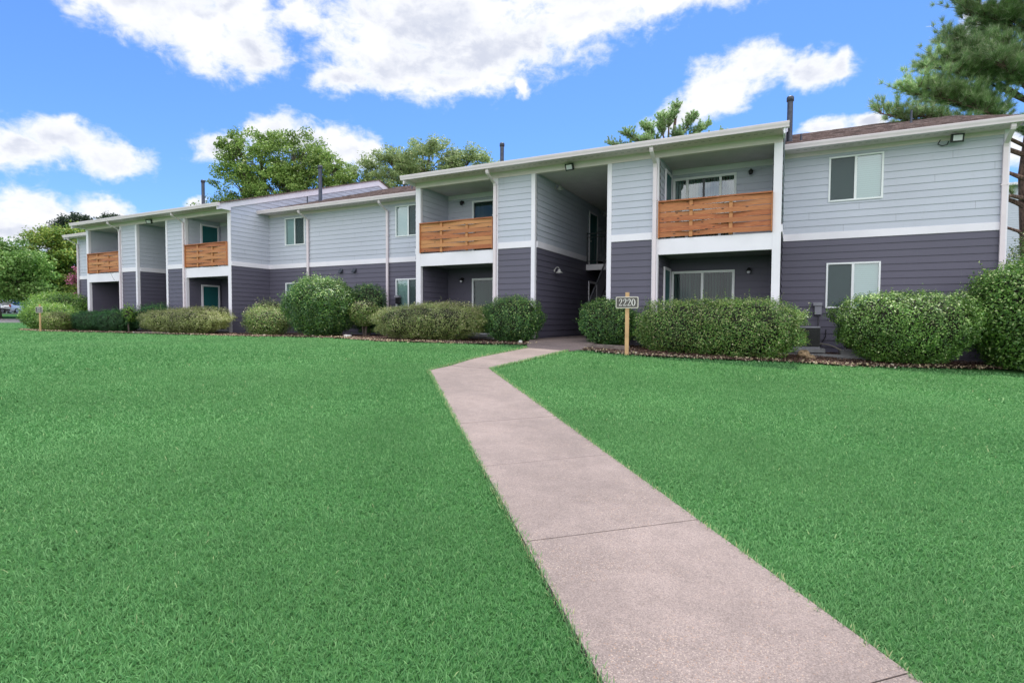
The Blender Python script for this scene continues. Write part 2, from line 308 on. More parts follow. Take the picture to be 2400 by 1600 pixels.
# ------------------------------------------------------------------ mesh helpers
def tag(o,label=None,cat=None,group=None,kind=None):
    if label: o['label']=label
    if cat: o['category']=cat
    if group: o['group']=group
    if kind: o['kind']=kind
    return o
def empty(name,loc,label,cat,group=None,parent=None):
    o=bpy.data.objects.new(name,None); COL.objects.link(o); o.location=loc; o.empty_display_size=.3
    return tag(o,label,cat,group)
def link(name,me,parent=None):
    o=bpy.data.objects.new(name,me); COL.objects.link(o)
    if parent is not None:
        o.parent=parent
        pw=parent
        off=Vector((0,0,0))
        while pw is not None: off+=Vector(pw.location); pw=pw.parent
        o.location=-off                     # vertices are written in world coordinates
    return o
class MB:
    def __init__(s): s.v=[]; s.f=[]; s.m=[]; s.t=[]; s.mats=[]; s.cur=0; s.tint=0.
    def mat(s,m):
        if m not in s.mats: s.mats.append(m)
        s.cur=s.mats.index(m); return s
    def face(s,pts):
        i=len(s.v); s.v.extend([tuple(p) for p in pts]); s.f.append(tuple(range(i,i+len(pts)))); s.m.append(s.cur); s.t.append(s.tint)
    def add(s,vs,fs):
        i=len(s.v); s.v.extend([tuple(p) for p in vs])
        for f in fs: s.f.append(tuple(i+k for k in f)); s.m.append(s.cur); s.t.append(s.tint)
    def box(s,x0,x1,y0,y1,z0,z1):
        vs=[(x,y,z) for x in (x0,x1) for y in (y0,y1) for z in (z0,z1)]
        s.add(vs,[(0,1,3,2),(4,6,7,5),(0,4,5,1),(2,3,7,6),(0,2,6,4),(1,5,7,3)])
    def obox(s,c,ax,h):                 # oriented box
        c=Vector(c); a=[Vector(q).normalized()*k for q,k in zip(ax,h)]
        vs=[c+i*a[0]+j*a[1]+k*a[2] for i in (-1,1) for j in (-1,1) for k in (-1,1)]
        s.add(vs,[(0,1,3,2),(4,6,7,5),(0,4,5,1),(2,3,7,6),(0,2,6,4),(1,5,7,3)])
    def tube(s,pts,rad,n=8,cap=True):
        pts=[Vector(p) for p in pts]
        if not hasattr(rad,'__len__'): rad=[rad]*len(pts)
        rings=[]; up=None
        for i,p in enumerate(pts):
            d=(pts[min(i+1,len(pts)-1)]-pts[max(i-1,0)])
            d=d.normalized() if d.length>1e-9 else Vector((0,0,1))
            if up is None: up=d.orthogonal().normalized()
            up=(up-d*up.dot(d)); up=up.normalized() if up.length>1e-6 else d.orthogonal().normalized()
            b=d.cross(up); rings.append([p+(up*math.cos(a)+b*math.sin(a))*rad[i] for a in [2*math.pi*k/n for k in range(n)]])
        vs=[q for r in rings for q in r]; fs=[]
        for i in range(len(pts)-1):
            for k in range(n): fs.append((i*n+k,i*n+(k+1)%n,(i+1)*n+(k+1)%n,(i+1)*n+k))
        if cap: fs.append(tuple(range(n))[::-1]); fs.append(tuple((len(pts)-1)*n+k for k in range(n)))
        s.add(vs,fs)
    def lathe(s,c,prof,n=16,axis='z'):
        vs=[];fs=[]
        for (r,h) in prof:
            for k in range(n):
                a=2*math.pi*k/n
                vs.append((c[0]+r*math.cos(a),c[1]+r*math.sin(a),c[2]+h) if axis=='z' else (c[0]+r*math.cos(a),c[1]+h,c[2]+r*math.sin(a)))
        for i in range(len(prof)-1):
            for k in range(n): fs.append((i*n+k,i*n+(k+1)%n,(i+1)*n+(k+1)%n,(i+1)*n+k))
        s.add(vs,fs)
    def build(s,name,parent=None,mat=None,smooth=False,bevel=0.):
        me=bpy.data.meshes.new(name)
        if mat is not None and not s.mats: s.mats=[mat]
        me.from_pydata(s.v,[],s.f)
        for m in s.mats: me.materials.append(m)
        me.polygons.foreach_set('material_index',s.m)
        if any(s.t):
            a=me.attributes.new('tint','FLOAT','FACE'); a.data.foreach_set('value',s.t)
        if smooth: me.polygons.foreach_set('use_smooth',[True]*len(s.f))
        me.update(); o=link(name,me,parent)
        if bevel:
            b=o.modifiers.new('bevel','BEVEL'); b.width=bevel; b.segments=2; b.limit_method='ANGLE'
        return o
def box(name,parent,m,*b,bevel=0.):
    k=MB(); k.box(*b); return k.build(name,parent,m,bevel=bevel)

def np_mesh(name,V,F,mats,tint=None,matidx=None,parent=None):
    me=bpy.data.meshes.new(name); nf,k=F.shape
    me.vertices.add(len(V)); me.vertices.foreach_set('co',np.ascontiguousarray(V,dtype=np.float32).ravel())
    me.loops.add(nf*k); me.loops.foreach_set('vertex_index',np.ascontiguousarray(F,dtype=np.int32).ravel())
    me.polygons.add(nf); me.polygons.foreach_set('loop_start',np.arange(nf,dtype=np.int32)*k)
    try: me.polygons.foreach_set('loop_total',np.full(nf,k,dtype=np.int32))
    except Exception: pass
    for m in mats: me.materials.append(m)
    if matidx is not None: me.polygons.foreach_set('material_index',np.asarray(matidx,dtype=np.int32))
    if tint is not None:
        a=me.attributes.new('tint','FLOAT','FACE'); a.data.foreach_set('value',np.asarray(tint,dtype=np.float32))
    me.update(calc_edges=True); me.validate(); return link(name,me,parent)
def unit(a): return a/np.maximum(np.linalg.norm(a,axis=1,keepdims=True),1e-9)
def leaves(P,N,size,rng,aspect=.5,fold=.12,spread=.9):
    """one kite-shaped, slightly folded leaf per point; N = outward direction"""
    n=len(P); nn=unit(N+rng.normal(0,spread,(n,3))*.6); r=rng.normal(0,1,(n,3)); d=unit(np.cross(nn,r)); s=np.cross(nn,d)
    L=(size*rng.uniform(.65,1.3,n))[:,None]; Wd=L*aspect*.5
    A=P-d*L*.5; B=P+s*Wd-d*L*.05+nn*L*fold; C=P+d*L*.5; E=P-s*Wd-d*L*.05+nn*L*fold
    V=np.stack([A,B,C,E],1).reshape(-1,3); F=np.arange(n*4).reshape(-1,4); return V,F
def needles(P,N,length,width,k,rng,cone=.9):
    n=len(P); PP=np.repeat(P,k,0); NN=np.repeat(unit(N),k,0)
    d=unit(NN+rng.normal(0,cone,(n*k,3))*.75); s=unit(np.cross(d,rng.normal(0,1,(n*k,3))))
    L=(length*rng.uniform(.6,1.15,n*k))[:,None]; st=PP+rng.normal(0,length*.10,(n*k,3))
    V=np.stack([st-s*width*.5,st+s*width*.5,st+d*L],1).reshape(-1,3); return V,np.arange(n*k*3).reshape(-1,3)

# ------------------------------------------------------------------ terrain
def sst(a,b,x):
    t=np.clip((x-a)/(b-a),0,1); return t*t*(3-2*t)
def T(x,y):
    x=np.asarray(x,dtype=float); y=np.asarray(y,dtype=float)
    P=-.912-.0443*x+.0353*y
    cap=-.10+.10*sst(-45,-65,x)+1.1*sst(-70,-94,x)
    m=np.minimum(P,cap); k=.05
    return m-k*np.log(np.exp(-(P-m)/k)+np.exp(-(cap-m)/k))
def Tz(x,y): return float(T(x,y))
def axis_pts(a,b,c,d,fine,coarse):
    return np.unique(np.round(np.concatenate([np.linspace(a,b,coarse),np.arange(b,c,fine),np.linspace(c,d,coarse)]),4))
gx=axis_pts(-900,-110,20,700,.8,14); gy=axis_pts(-300,-12,55,1500,.8,14)
GX,GY=np.meshgrid(gx,gy); GZ=T(GX,GY)
nx,ny=len(gx),len(gy); idx=np.arange(nx*ny).reshape(ny,nx)
Fq=np.stack([idx[:-1,:-1],idx[:-1,1:],idx[1:,1:],idx[1:,:-1]],-1).reshape(-1,4)
tag(np_mesh('lawn_ground',np.stack([GX,GY,GZ],-1).reshape(-1,3),Fq,[m_lawn]),'mown green lawn sloping gently up to the apartment building','ground',kind='structure')

def inpoly(x,y,poly):
    x=np.asarray(x); y=np.asarray(y); r=np.zeros(x.shape,bool); n=len(poly)
    for i in range(n):
        x1,y1=poly[i]; x2,y2=poly[(i+1)%n]
        c=((y1>y)!=(y2>y))&(x<(x2-x1)*(y-y1)/(y2-y1+1e-12)+x1); r^=c
    return r
# walkway: long slanting run from the camera, a bend, then straight to the breezeway
PL=[(.19,1.02),(-5.83,8.13),(-6.11,10.2),(-6.22,13.1)]         # left edge
PR=[(2.55,.157),(-5.05,9.02),(-5.06,10.7),(-5.07,13.1)]     # right edge
def lerp(a,b,t): return (a[0]+(b[0]-a[0])*t,a[1]+(b[1]-a[1])*t)
d0=Vector((-.636,.772)); dn=Vector((.772,.636))
# slab joints on the slanting run (distance along the path)
def on_edge(E0,E1,s):       # point of line E0E1 whose projection on d0 is s
    a=Vector(E0).dot(d0); b=Vector(E1).dot(d0); return lerp(E0,E1,(s-a)/(b-a))
js=[(-1.4,-1.3),(.15,.27),(1.6,1.73),(3.08,3.215),(4.48,4.67),(5.97,6.22),(7.49,7.76)]
secs=[]
for a,b in zip(js[:-1],js[1:]):
    secs.append([on_edge(PL[0],PL[1],a[0]),on_edge(PR[0],PR[1],a[1]),on_edge(PR[0],PR[1],b[1]),on_edge(PL[0],PL[1],b[0])])
last=secs[-1]
secs.append([last[3],last[2],PR[1],(-5.86,8.9),PL[1]])
secs.append([(-5.86,8.92),PR[1],PR[2],PL[2]])
secs.append([PL[2],PR[2],PR[3],PL[3]])
pm=MB().mat(m_path); pj=MB().mat(m_joint)
rnd=random.Random(5)
def slab(mb,poly,lift,gap=.005,th=.12,zf=None):
    c=Vector((sum(p[0] for p in poly)/len(poly),sum(p[1] for p in poly)/len(poly)))
    pts=[]
    for p in poly:
        v=Vector(p)-c; v=v*(1-gap/v.length); pts.append(c+v)
    # subdivide edges so that the sides are not ruler-straight
    out=[]
    for i in range(len(pts)):
        a,b=pts[i],pts[(i+1)%len(pts)]; k=max(1,int((b-a).length/.35))
        for q in range(k):
            p=a.lerp(b,q/k); out.append(p)
    f=zf or (lambda x,y:Tz(x,y)+lift)
    top=[(p.x,p.y,f(p.x,p.y)) for p in out]; bot=[(x,y,z-th) for x,y,z in top]
    n=len(top); cc=(c.x,c.y,f(c.x,c.y))
    vs=top+bot+[cc]; fs=[(i,(i+1)%n,2*n) for i in range(n)]+[(i,i+n,(i+1)%n+n,(i+1)%n) for i in range(n)]
    mb.add(vs,fs)
for s_ in secs:
    slab(pm,s_,.022+rnd.uniform(-.002,.002),gap=.0045)
    slab(pj,s_,.008,gap=-.012)
tag(pm.build('walkway'),'pinkish grey concrete footpath bending towards the entrance','path',kind='structure')
tag(pj.build('walkway_joints'),'dark dirt in the joints of the footpath','path',kind='structure')
# entrance apron and breezeway floor
em=MB().mat(m_slab)
def ez(x,y): return (Tz(x,13.1)+.022)*(1-sst(13.1,15.2,y))+0*y if y<15.2 else 0.
slab(em,[(-6.22,13.11),(-5.07,13.11),(-4.86,13.6),(-4.86,15.2),(-7.1,15.2),(-6.6,13.9)],0,gap=.004,zf=lambda x,y:float(ez(x,y)),th=.3)
em.box(-7.1,-4.86,15.205,24.6,-.3,0.)
em.box(-28.25,-26.03,15.205,24.6,-.3,0.)
tag(em.build('entrance_floor'),'shaded concrete floor of the stair entrance','floor',kind='structure')

BEDF=[(-37.6,16.5),(-37.2,14.6),(-34.5,13.5),(-30.7,13.0),(-26.1,13.4),(-22,13.3),(-19.8,13.45),(-17.3,13.5),(-15.7,13.9),(-13.8,13.95),(-12.6,13.4),(-11.4,12.85),(-10.7,12.7),(-9.6,12.85),(-8.6,13.1),(-7.8,13.3),(-6.9,13.85),(-6.5,14.05)]
BEDL=BEDF+[(-7.1,15.2),(-7.14,17.5),(-37.6,17.5)]
BEDR=[(-4.86,13.6),(-4.4,13.42),(-3.94,13.3),(-2.97,13.3),(-1.4,13.8),(0,14.4),(1.0,14.45),(2.0,14.95),(3.9,16.1),(4.9,16.8),(7.5,18.2),(7.5,21),(4.9,21),(4.86,17.5),(-4.86,17.5)]
PATHP=[(1.5,-.55),(3.8,-1.3),][:0]+[PL[0],PL[1],PL[2],PL[3],PR[3],PR[2],PR[1],PR[0]]
APR=[(-6.22,13.1),(-5.07,13.1),(-4.86,13.6),(-4.86,15.3),(-7.1,15.3),(-6.6,13.9)]
def bed(poly,seed):
    rng=np.random.default_rng(seed); xs=np.arange(min(p[0] for p in poly),max(p[0] for p in poly)+.2,.2); ys=np.arange(min(p[1] for p in poly),max(p[1] for p in poly)+.2,.2)
    X,Y=np.meshgrid(xs,ys); hgt=.015+.03*(np.sin(X*2.1+Y)*np.sin(Y*3.3-X*.7)*.5+.5)+rng.uniform(0,.02,X.shape)
    Z=T(X,Y)+hgt; ins=inpoly(X,Y,poly)
    i=np.arange(X.size).reshape(X.shape); f=np.stack([i[:-1,:-1],i[:-1,1:],i[1:,1:],i[1:,:-1]],-1).reshape(-1,4)
    cx=(X[:-1,:-1]+.1).ravel(); cy=(Y[:-1,:-1]+.1).ravel(); f=f[inpoly(cx,cy,poly)]
    V=np.stack([X,Y,Z],-1).reshape(-1,3); return V,f
V1,F1=bed(BEDL,1); V2,F2=bed(BEDR,2)
tag(np_mesh('mulch_bed',np.concatenate([V1,V2]),np.concatenate([F1,F2+len(V1)]),[m_mulch]),'brown mulch beds along the foot of the building','ground',kind='structure')
# loose chips and dry leaves
rng=np.random.default_rng(3)
def scatter(n,box_,poly):
    x=rng.uniform(box_[0],box_[1],n); y=rng.uniform(box_[2],box_[3],n); k=inpoly(x,y,poly); return x[k],y[k]
x,y=scatter(16000,(-37.6,-6.4,12.6,15.6),BEDL); x2,y2=scatter(26000,(-4.9,5.5,13.2,17.5),BEDR)
x=np.concatenate([x,x2]); y=np.concatenate([y,y2]); P=np.stack([x,y,T(x,y)+rng.uniform(.045,.075,len(x))],1)
V,F=leaves(P,np.tile([0,0,1.],(len(P),1)),.05,rng,.55,.1,.5)
tag(np_mesh('mulch_chips',V,F,[m_chip],rng.uniform(0,1,len(F))),'wood mulch chips strewn over the beds','mulch',kind='stuff')
def along(poly,n):
    seg=[(Vector(a),Vector(b)) for a,b in zip(poly[:-1],poly[1:])]; L=[(b-a).length for a,b in seg]; tot=sum(L); out=[]
    for _ in range(n):
        t=rng.uniform(0,tot)
        for (a,b),l in zip(seg,L):
            if t<l: out.append(a.lerp(b,t/l)); break
            t-=l
    return np.array([(p.x,p.y) for p in out])
E1=np.concatenate([along(BEDF[1:],1700),along(BEDR[:11],900)]); E1=E1+rng.normal(0,.09,E1.shape)
P=np.stack([E1[:,0],E1[:,1],T(E1[:,0],E1[:,1])+rng.uniform(.03,.10,len(E1))],1)
V,F=leaves(P,np.tile([0,-.3,1.],(len(P),1)),.055,rng,.6,.1,1.)
tag(np_mesh('dry_leaves',V,F,[m_dleaf],rng.uniform(0,1,len(F))),'pale dry leaves caught along the edge of the beds','leaves',kind='stuff')

# grass blades ------------------------------------------------------
def grass():
    rng=np.random.default_rng(11); Vs=[];Fs=[];Ts=[];off=0
    def patch(r0,r1,n,az0,az1,h,wd,flat=.9):
        nonlocal off
        r=np.sqrt(rng.uniform(r0*r0,r1*r1,n)); a=np.radians(rng.uniform(az0,az1,n)); x=r*np.sin(a); y=r*np.cos(a)
        k=~(inpoly(x,y,PATHP)|inpoly(x,y,APR)|inpoly(x,y,BEDL)|inpoly(x,y,BEDR)|((y>15.5)&(x>-37.8)&(x<4.8))|(x<-71.0))
        k&=~((y>11)&(y<14)&(x>-6.2)&(x<-5.05))
        x,y=x[k],y[k]; n=len(x); z=T(x,y)
        # clumps: blades lean in locally shared directions
        th=np.sin(x*6.1+y*4.7)*1.+np.sin(x*11.3-y*9.1)*1.+rng.uniform(-3.0,3.0,n)
        lean=rng.uniform(.35,1.25,n)*flat
        hh=h*rng.uniform(.55,1.25,n)*(.92+.16*np.sin(x*5.3+1)*np.sin(y*4.9))
        d=np.stack([np.cos(th)*np.sin(lean),np.sin(th)*np.sin(lean),np.cos(lean)],1)
        s=np.stack([-np.sin(th),np.cos(th),np.zeros(n)],1)+rng.normal(0,.35,(n,3)); s=unit(s)*(wd*rng.uniform(.6,1.3,n))[:,None]*.5
        p=np.stack([x,y,z],1); mid=p+d*hh[:,None]*.55+np.array([0,0,.12])*hh[:,None]; tip=p+d*hh[:,None]*1.05-np.array([0,0,.05])*hh[:,None]
        V=np.stack([p-s,p+s,mid+s*.8,mid-s*.8,tip],1).reshape(-1,3); b=np.arange(n)*5+off
        F=np.concatenate([np.stack([b,b+1,b+2],1),np.stack([b,b+2,b+3],1),np.stack([b+3,b+2,b+4],1)])
        t=np.clip(rng.beta(2,2.3,n)*.85+.05*np.sin(x*.9)*np.sin(y*.7),0,.85); dead=rng.random(n)<.006; t[dead]=rng.uniform(.88,.93,dead.sum())
        Vs.append(V);Fs.append(F);Ts.append(np.tile(t,3)); off+=n*5
    patch(1.2,3.6,125000,-80,35,.034,.0046)
    patch(3.6,6.5,130000,-78,30,.037,.0068)
    patch(6.5,11,120000,-78,26,.042,.012)
    patch(11,19,95000,-80,22,.055,.022)
    patch(1.2,6,60000,35,100,.038,.007)
    patch(.2,6,45000,-130,-80,.038,.008)
    patch(.05,1.2,12000,-100,60,.034,.0046)
    patch(6,19,90000,24,75,.05,.018)
    patch(6,19,30000,-105,-80,.055,.022)
    patch(19,45,60000,22,70,.065,.04)
    patch(19,40,70000,-95,-45,.065,.04)
    patch(40,90,30000,-76,-60,.05,.09)
    # untrimmed fringe along the footpath
    E=np.concatenate([along([PL[0],PL[1],PL[2],PL[3]],5200)+rng.normal(0,.012,(5200,2)),along([PR[0],PR[1],PR[2],PR[3]],5200)+rng.normal(0,.012,(5200,2))])
    n=len(E); x,y=E[:,0],E[:,1]; th=rng.uniform(0,6.28,n); lean=rng.uniform(.1,.9,n); far=np.clip(np.hypot(x,y)/9,.6,1.6); hh=.045*rng.uniform(.5,1.4,n)*(.8+.5*far)
    d=np.stack([np.cos(th)*np.sin(lean),np.sin(th)*np.sin(lean),np.cos(lean)],1); s=np.stack([-np.sin(th),np.cos(th),0*th],1)*(.003*far*1.3)[:,None]
    p=np.stack([x,y,T(x,y)+.005],1); mid=p+d*hh[:,None]*.6; tip=p+d*hh[:,None]-np.array([0,0,.01])
    V=np.stack([p-s,p+s,mid+s*.8,mid-s*.8,tip],1).reshape(-1,3); b=np.arange(n)*5+off
    Fs.append(np.concatenate([np.stack([b,b+1,b+2],1),np.stack([b,b+2,b+3],1),np.stack([b+3,b+2,b+4],1)])); Vs.append(V)
    t=rng.uniform(.3,.8,n); dd=rng.random(n)<.3; t[dd]=rng.uniform(.9,1,dd.sum()); Ts.append(np.tile(t,3))
    o=np_mesh('grass',np.concatenate(Vs),np.concatenate(Fs),[m_grass],np.concatenate(Ts))
    tag(o,'short dense blades of green grass covering the lawn','grass',kind='stuff')
grass()

# far left: service road, verge, parking lot
def strip(name,m,x0,x1,y0,y1,lift,label,cat):
    nxx=max(2,int(abs(x1-x0)/.8)); nyy=max(2,int(abs(y1-y0)/4)); mb=MB().mat(m)
    for i in range(nxx):
        for j in range(nyy):
            xa,xb=x0+(x1-x0)*i/nxx,x0+(x1-x0)*(i+1)/nxx; ya,yb=y0+(y1-y0)*j/nyy,y0+(y1-y0)*(j+1)/nyy
            mb.face([(xa,ya,Tz(xa,ya)+lift),(xb,ya,Tz(xb,ya)+lift),(xb,yb,Tz(xb,yb)+lift),(xa,yb,Tz(xa,yb)+lift)])
    tag(mb.build(name),label,cat,kind='structure')
strip('side_road',m_road,-77.6,-71.6,-60,60,.05,'pale side road beyond the left end of the lawn','road')
strip('parking_lot',m_asph,-112,-89.5,-60,70,.04,'asphalt parking lot beyond the side road','parking lot')
kb=MB().mat(m_road)
for xk in (-71.6,-77.8,-89.3):
    for j in range(20):
        ya=-40+5*j; z=Tz(xk,ya); kb.box(xk,xk+.18,ya,ya+4.98,z-.2,Tz(xk,ya)+.13)
tag(kb.build('kerb'),'low concrete kerbs of the side road and parking lot','kerb',kind='structure')

# ------------------------------------------------------------------ the apartment building
BLD=empty('apartment_building',(-16.5,17.5,0),'long two-storey apartment block with light grey siding over charcoal siding, white trim and wooden balconies','apartment building')
EXPO=.186; ZB0,ZB1=2.835,3.03; ZS=5.15
seams=[]
def lap(mb,O,u,n,L,z0,z1,holes=(),clip=None,t=.023,zref=3.03):
    O=Vector(O);u=Vector(u);n=Vector(n)
    k0=math.floor((z0-zref)/EXPO+1e-6); k=k0
    while zref+k*EXPO<z1-1e-6:
        za=zref+k*EXPO; zb=za+EXPO; k+=1
        lo,hi=max(za,z0),min(zb,z1)
        cuts={lo,hi}
        for (a,b,ha,hb) in holes:
            for z in (ha,hb):
                if lo<z<hi: cuts.add(z)
        cs=sorted(cuts)
        dd=lambda z:t-(t-.004)*(z-za)/EXPO
        for p,q in zip(cs[:-1],cs[1:]):
            iv=[(0,L)]
            if clip: 
                a,b=clip((p+q)/2); iv=[(a,b)] if b>a else []
            for (a,b,ha,hb) in holes:
                if ha<(p+q)/2<hb:
                    nv=[]
                    for (s,e) in iv:
                        if b<=s or a>=e: nv.append((s,e)); continue
                        if a>s: nv.append((s,a))
                        if b<e: nv.append((b,e))
                    iv=nv
            for (s,e) in iv:
                P=lambda x,z,dq:(O.x+u.x*x+n.x*dq,O.y+u.y*x+n.y*dq,z)
                if clip:
                    a0,b0=clip(p); a1,b1=clip(q)
                    if b1<=a1: a1=b1=(a1+b1)/2
                    mb.face([P(a0,p,dd(p)),P(b0,p,dd(p)),P(b1,q,dd(q)),P(a1,q,dd(q))])
                else:
                    mb.face([P(s,p,dd(p)),P(e,p,dd(p)),P(e,q,dd(q)),P(s,q,dd(q))])
                if not clip and e-s>2.2 and q-p>.15:
                    jx=s+.3+((k*1.37+s*.7)%1.)*3.2
                    while jx<e-.2: mb.face([P(jx,p+.004,dd(p)+.0006),P(jx+.004,p+.004,dd(p)+.0006),P(jx+.004,q,dd(q)+.0006),P(jx,q,dd(q)+.0006)]) if False else seams.append((P(jx,p+.003,dd(p)+.0008),P(jx+.005,p+.003,dd(p)+.0008),P(jx+.005,q,dd(q)+.0008),P(jx,q,dd(q)+.0008))); jx+=3.65
                if abs(p-za)<1e-6: mb.face([P(s,p,.004),P(e,p,.004),P(e,p,t),P(s,p,t)])
def wall(name,O,u,n,L,z0,z1,m,holes=(),clip=None):
    mb=MB().mat(m); seams.clear(); lap(mb,O,u,n,L,z0,z1,holes,clip)
    if seams:
        mb.mat(m_seam)
        for q in seams: mb.face(q)
    return mb.build(name,BLD)
X=(1,0,0); NF=(0,-1,0)
def flat(O,u,n,a,b,z0,z1,t0,t1):       # trim board box on a wall: from a to b along u, thickness t0..t1 along n
    O=Vector(O);u=Vector(u);n=Vector(n); c=O+u*((a+b)/2)+n*((t0+t1)/2); c.z=(z0+z1)/2
    return (c,(u,n,Vector((0,0,1))),((abs(b-a))/2,abs(t1-t0)/2,(z1-z0)/2))
def board(name,O,u,n,a,b,z0,z1,t1=.032,t0=.001,m=None,parent=None):
    mb=MB().mat(m or m_trim); mb.obox(*flat(O,u,n,a,b,z0,z1,t0,t1)); return mb.build(name,parent or BLD,bevel=.003)

def window(x0,x1,z0,z1,Y,kind='blind',swap=False,nm='window'):
    """slider window in a wall facing -Y; x0..z1 is the outer frame"""
    fw=.045; fr=MB().mat(m_vinyl); yo=Y-.035; yi=Y+.05
    fr.box(x0,x0+fw,yo,yi,z0,z1); fr.box(x1-fw,x1,yo,yi,z0,z1); fr.box(x0+fw,x1-fw,yo,yi,z1-fw,z1); fr.box(x0+fw,x1-fw,yo-.012,yi,z0,z0+fw)
    f=fr.build(nm,BLD,bevel=.003); xm=(x0+x1)/2
    mu=MB().mat(m_vinyl); mu.box(xm-.03,xm+.03,yo+.006,yi,z0+fw,z1-fw); mu.build('mullion',f)
    p=MB().mat(m_glass)
    for a,b in ((x0+fw,xm-.03),(xm+.03,x1-fw)):
        p.face([(a,Y+.01,z0+fw),(b,Y+.01,z0+fw),(b,Y+.01,z1-fw),(a,Y+.01,z1-fw)])
    p.build('pane',f)
    a,b=(x0+fw,xm-.03) if not swap else (xm+.03,x1-fw)
    q=MB().mat(m_screen); q.face([(a,Y-.012,z0+fw),(b,Y-.012,z0+fw),(b,Y-.012,z1-fw),(a,Y-.012,z1-fw)]); q.build('insect_screen',f)
    bl=MB().mat(m_blind); bl.box(x0+fw,x1-fw,Y+.07,Y+.075,z0+fw,z1-fw); bl.build('blind',f)
    return f
def slider(xs,z0,z1,Y,kind):
    x0,x1=xs[0],xs[-1]; tw=.07; fr=MB().mat(m_vinyl); yo=Y-.045
    fr.box(x0,x0+tw,yo,Y+.05,z0,z1); fr.box(x1-tw,x1,yo,Y+.05,z0,z1); fr.box(x0+tw,x1-tw,yo,Y+.05,z1-tw,z1); fr.box(x0+tw,x1-tw,yo,Y+.05,z0,z0+.04)
    f=fr.build('sliding_door',BLD,bevel=.003)
    mu=MB().mat(m_vinyl)
    for xm in xs[1:-1]: mu.box(xm-.035,xm+.035,yo+.01,Y+.04,z0+.04,z1-tw)
    mu.build('mullion',f)
    if kind=='four':
        g=MB().mat(m_rail); xm=(xs[1]+xs[2])/2; g.box(xm-.03,xm+.03,yo+.02,Y+.03,z0+.04,z1-tw); g.build('screen_stile',f)
    p=MB().mat(m_glass if kind=='four' else m_dglass); p.face([(x0+tw,Y,z0+.04),(x1-tw,Y,z0+.04),(x1-tw,Y,z1-tw),(x0+tw,Y,z1-tw)]); p.build('pane',f)
    h=MB().mat(m_vinyl); xh=xs[1]+.05; h.box(xh,xh+.02,yo-.03,yo+.005,z0+.9,z0+1.15); h.build('handle',f)
    v=MB().mat(m_vert); rr=random.Random(int(x0*100)); x=x0+tw
    while x<x1-tw-.05:
        a=rr.uniform(-.25,.25)+.95; v.obox((x+.04,Y+.10,(z0+z1)/2),((math.cos(a),math.sin(a),0),(-math.sin(a),math.cos(a),0),(0,0,1)),(.043,.001,(z1-z0)/2-.06)); x+=.083
    v.build('vertical_blind',f)
    return f
def room(x0,x1,z0,z1,Y,dp=1.6):
    r=MB().mat(m_room); y0=Y+.055; y1=Y+dp
    r.face([(x0,y1,z0),(x1,y1,z0),(x1,y1,z1),(x0,y1,z1)]); r.face([(x0,y0,z0),(x0,y1,z0),(x0,y1,z1),(x0,y0,z1)]); r.face([(x1,y0,z0),(x1,y1,z0),(x1,y1,z1),(x1,y0,z1)])
    r.face([(x0,y0,z0),(x1,y0,z0),(x1,y1,z0),(x0,y1,z0)]); r.face([(x0,y0,z1),(x1,y0,z1),(x1,y1,z1),(x0,y1,z1)]); r.build('room_interior',BLD)
def side_door(X0,nx,y0,y1,z0,z1,m=m_teal,name='door'):
    """hinged door in a wall facing +-X"""
    s=nx; fr=MB().mat(m_trim); a,b=(X0+s*.001,X0+s*.045)
    a,b=min(a,b),max(a,b)
    fr.box(a,b,y0-.08,y0,z0,z1+.08); fr.box(a,b,y1,y1+.08,z0,z1+.08); fr.box(a,b,y0,y1,z1,z1+.08)
    f=fr.build(name,BLD,bevel=.003); a,b=sorted((X0+s*.002,X0+s*.026)); q=MB().mat(m); q.box(a,b,y0,y1,z0+.015,z1); q.build('door_leaf',f)
    k=MB().mat(m_galv); k.tube([(X0+s*.026,y0+.07,z0+.95),(X0+s*.08,y0+.07,z0+.95)],[.012,.028],8); k.build('knob',f); return f
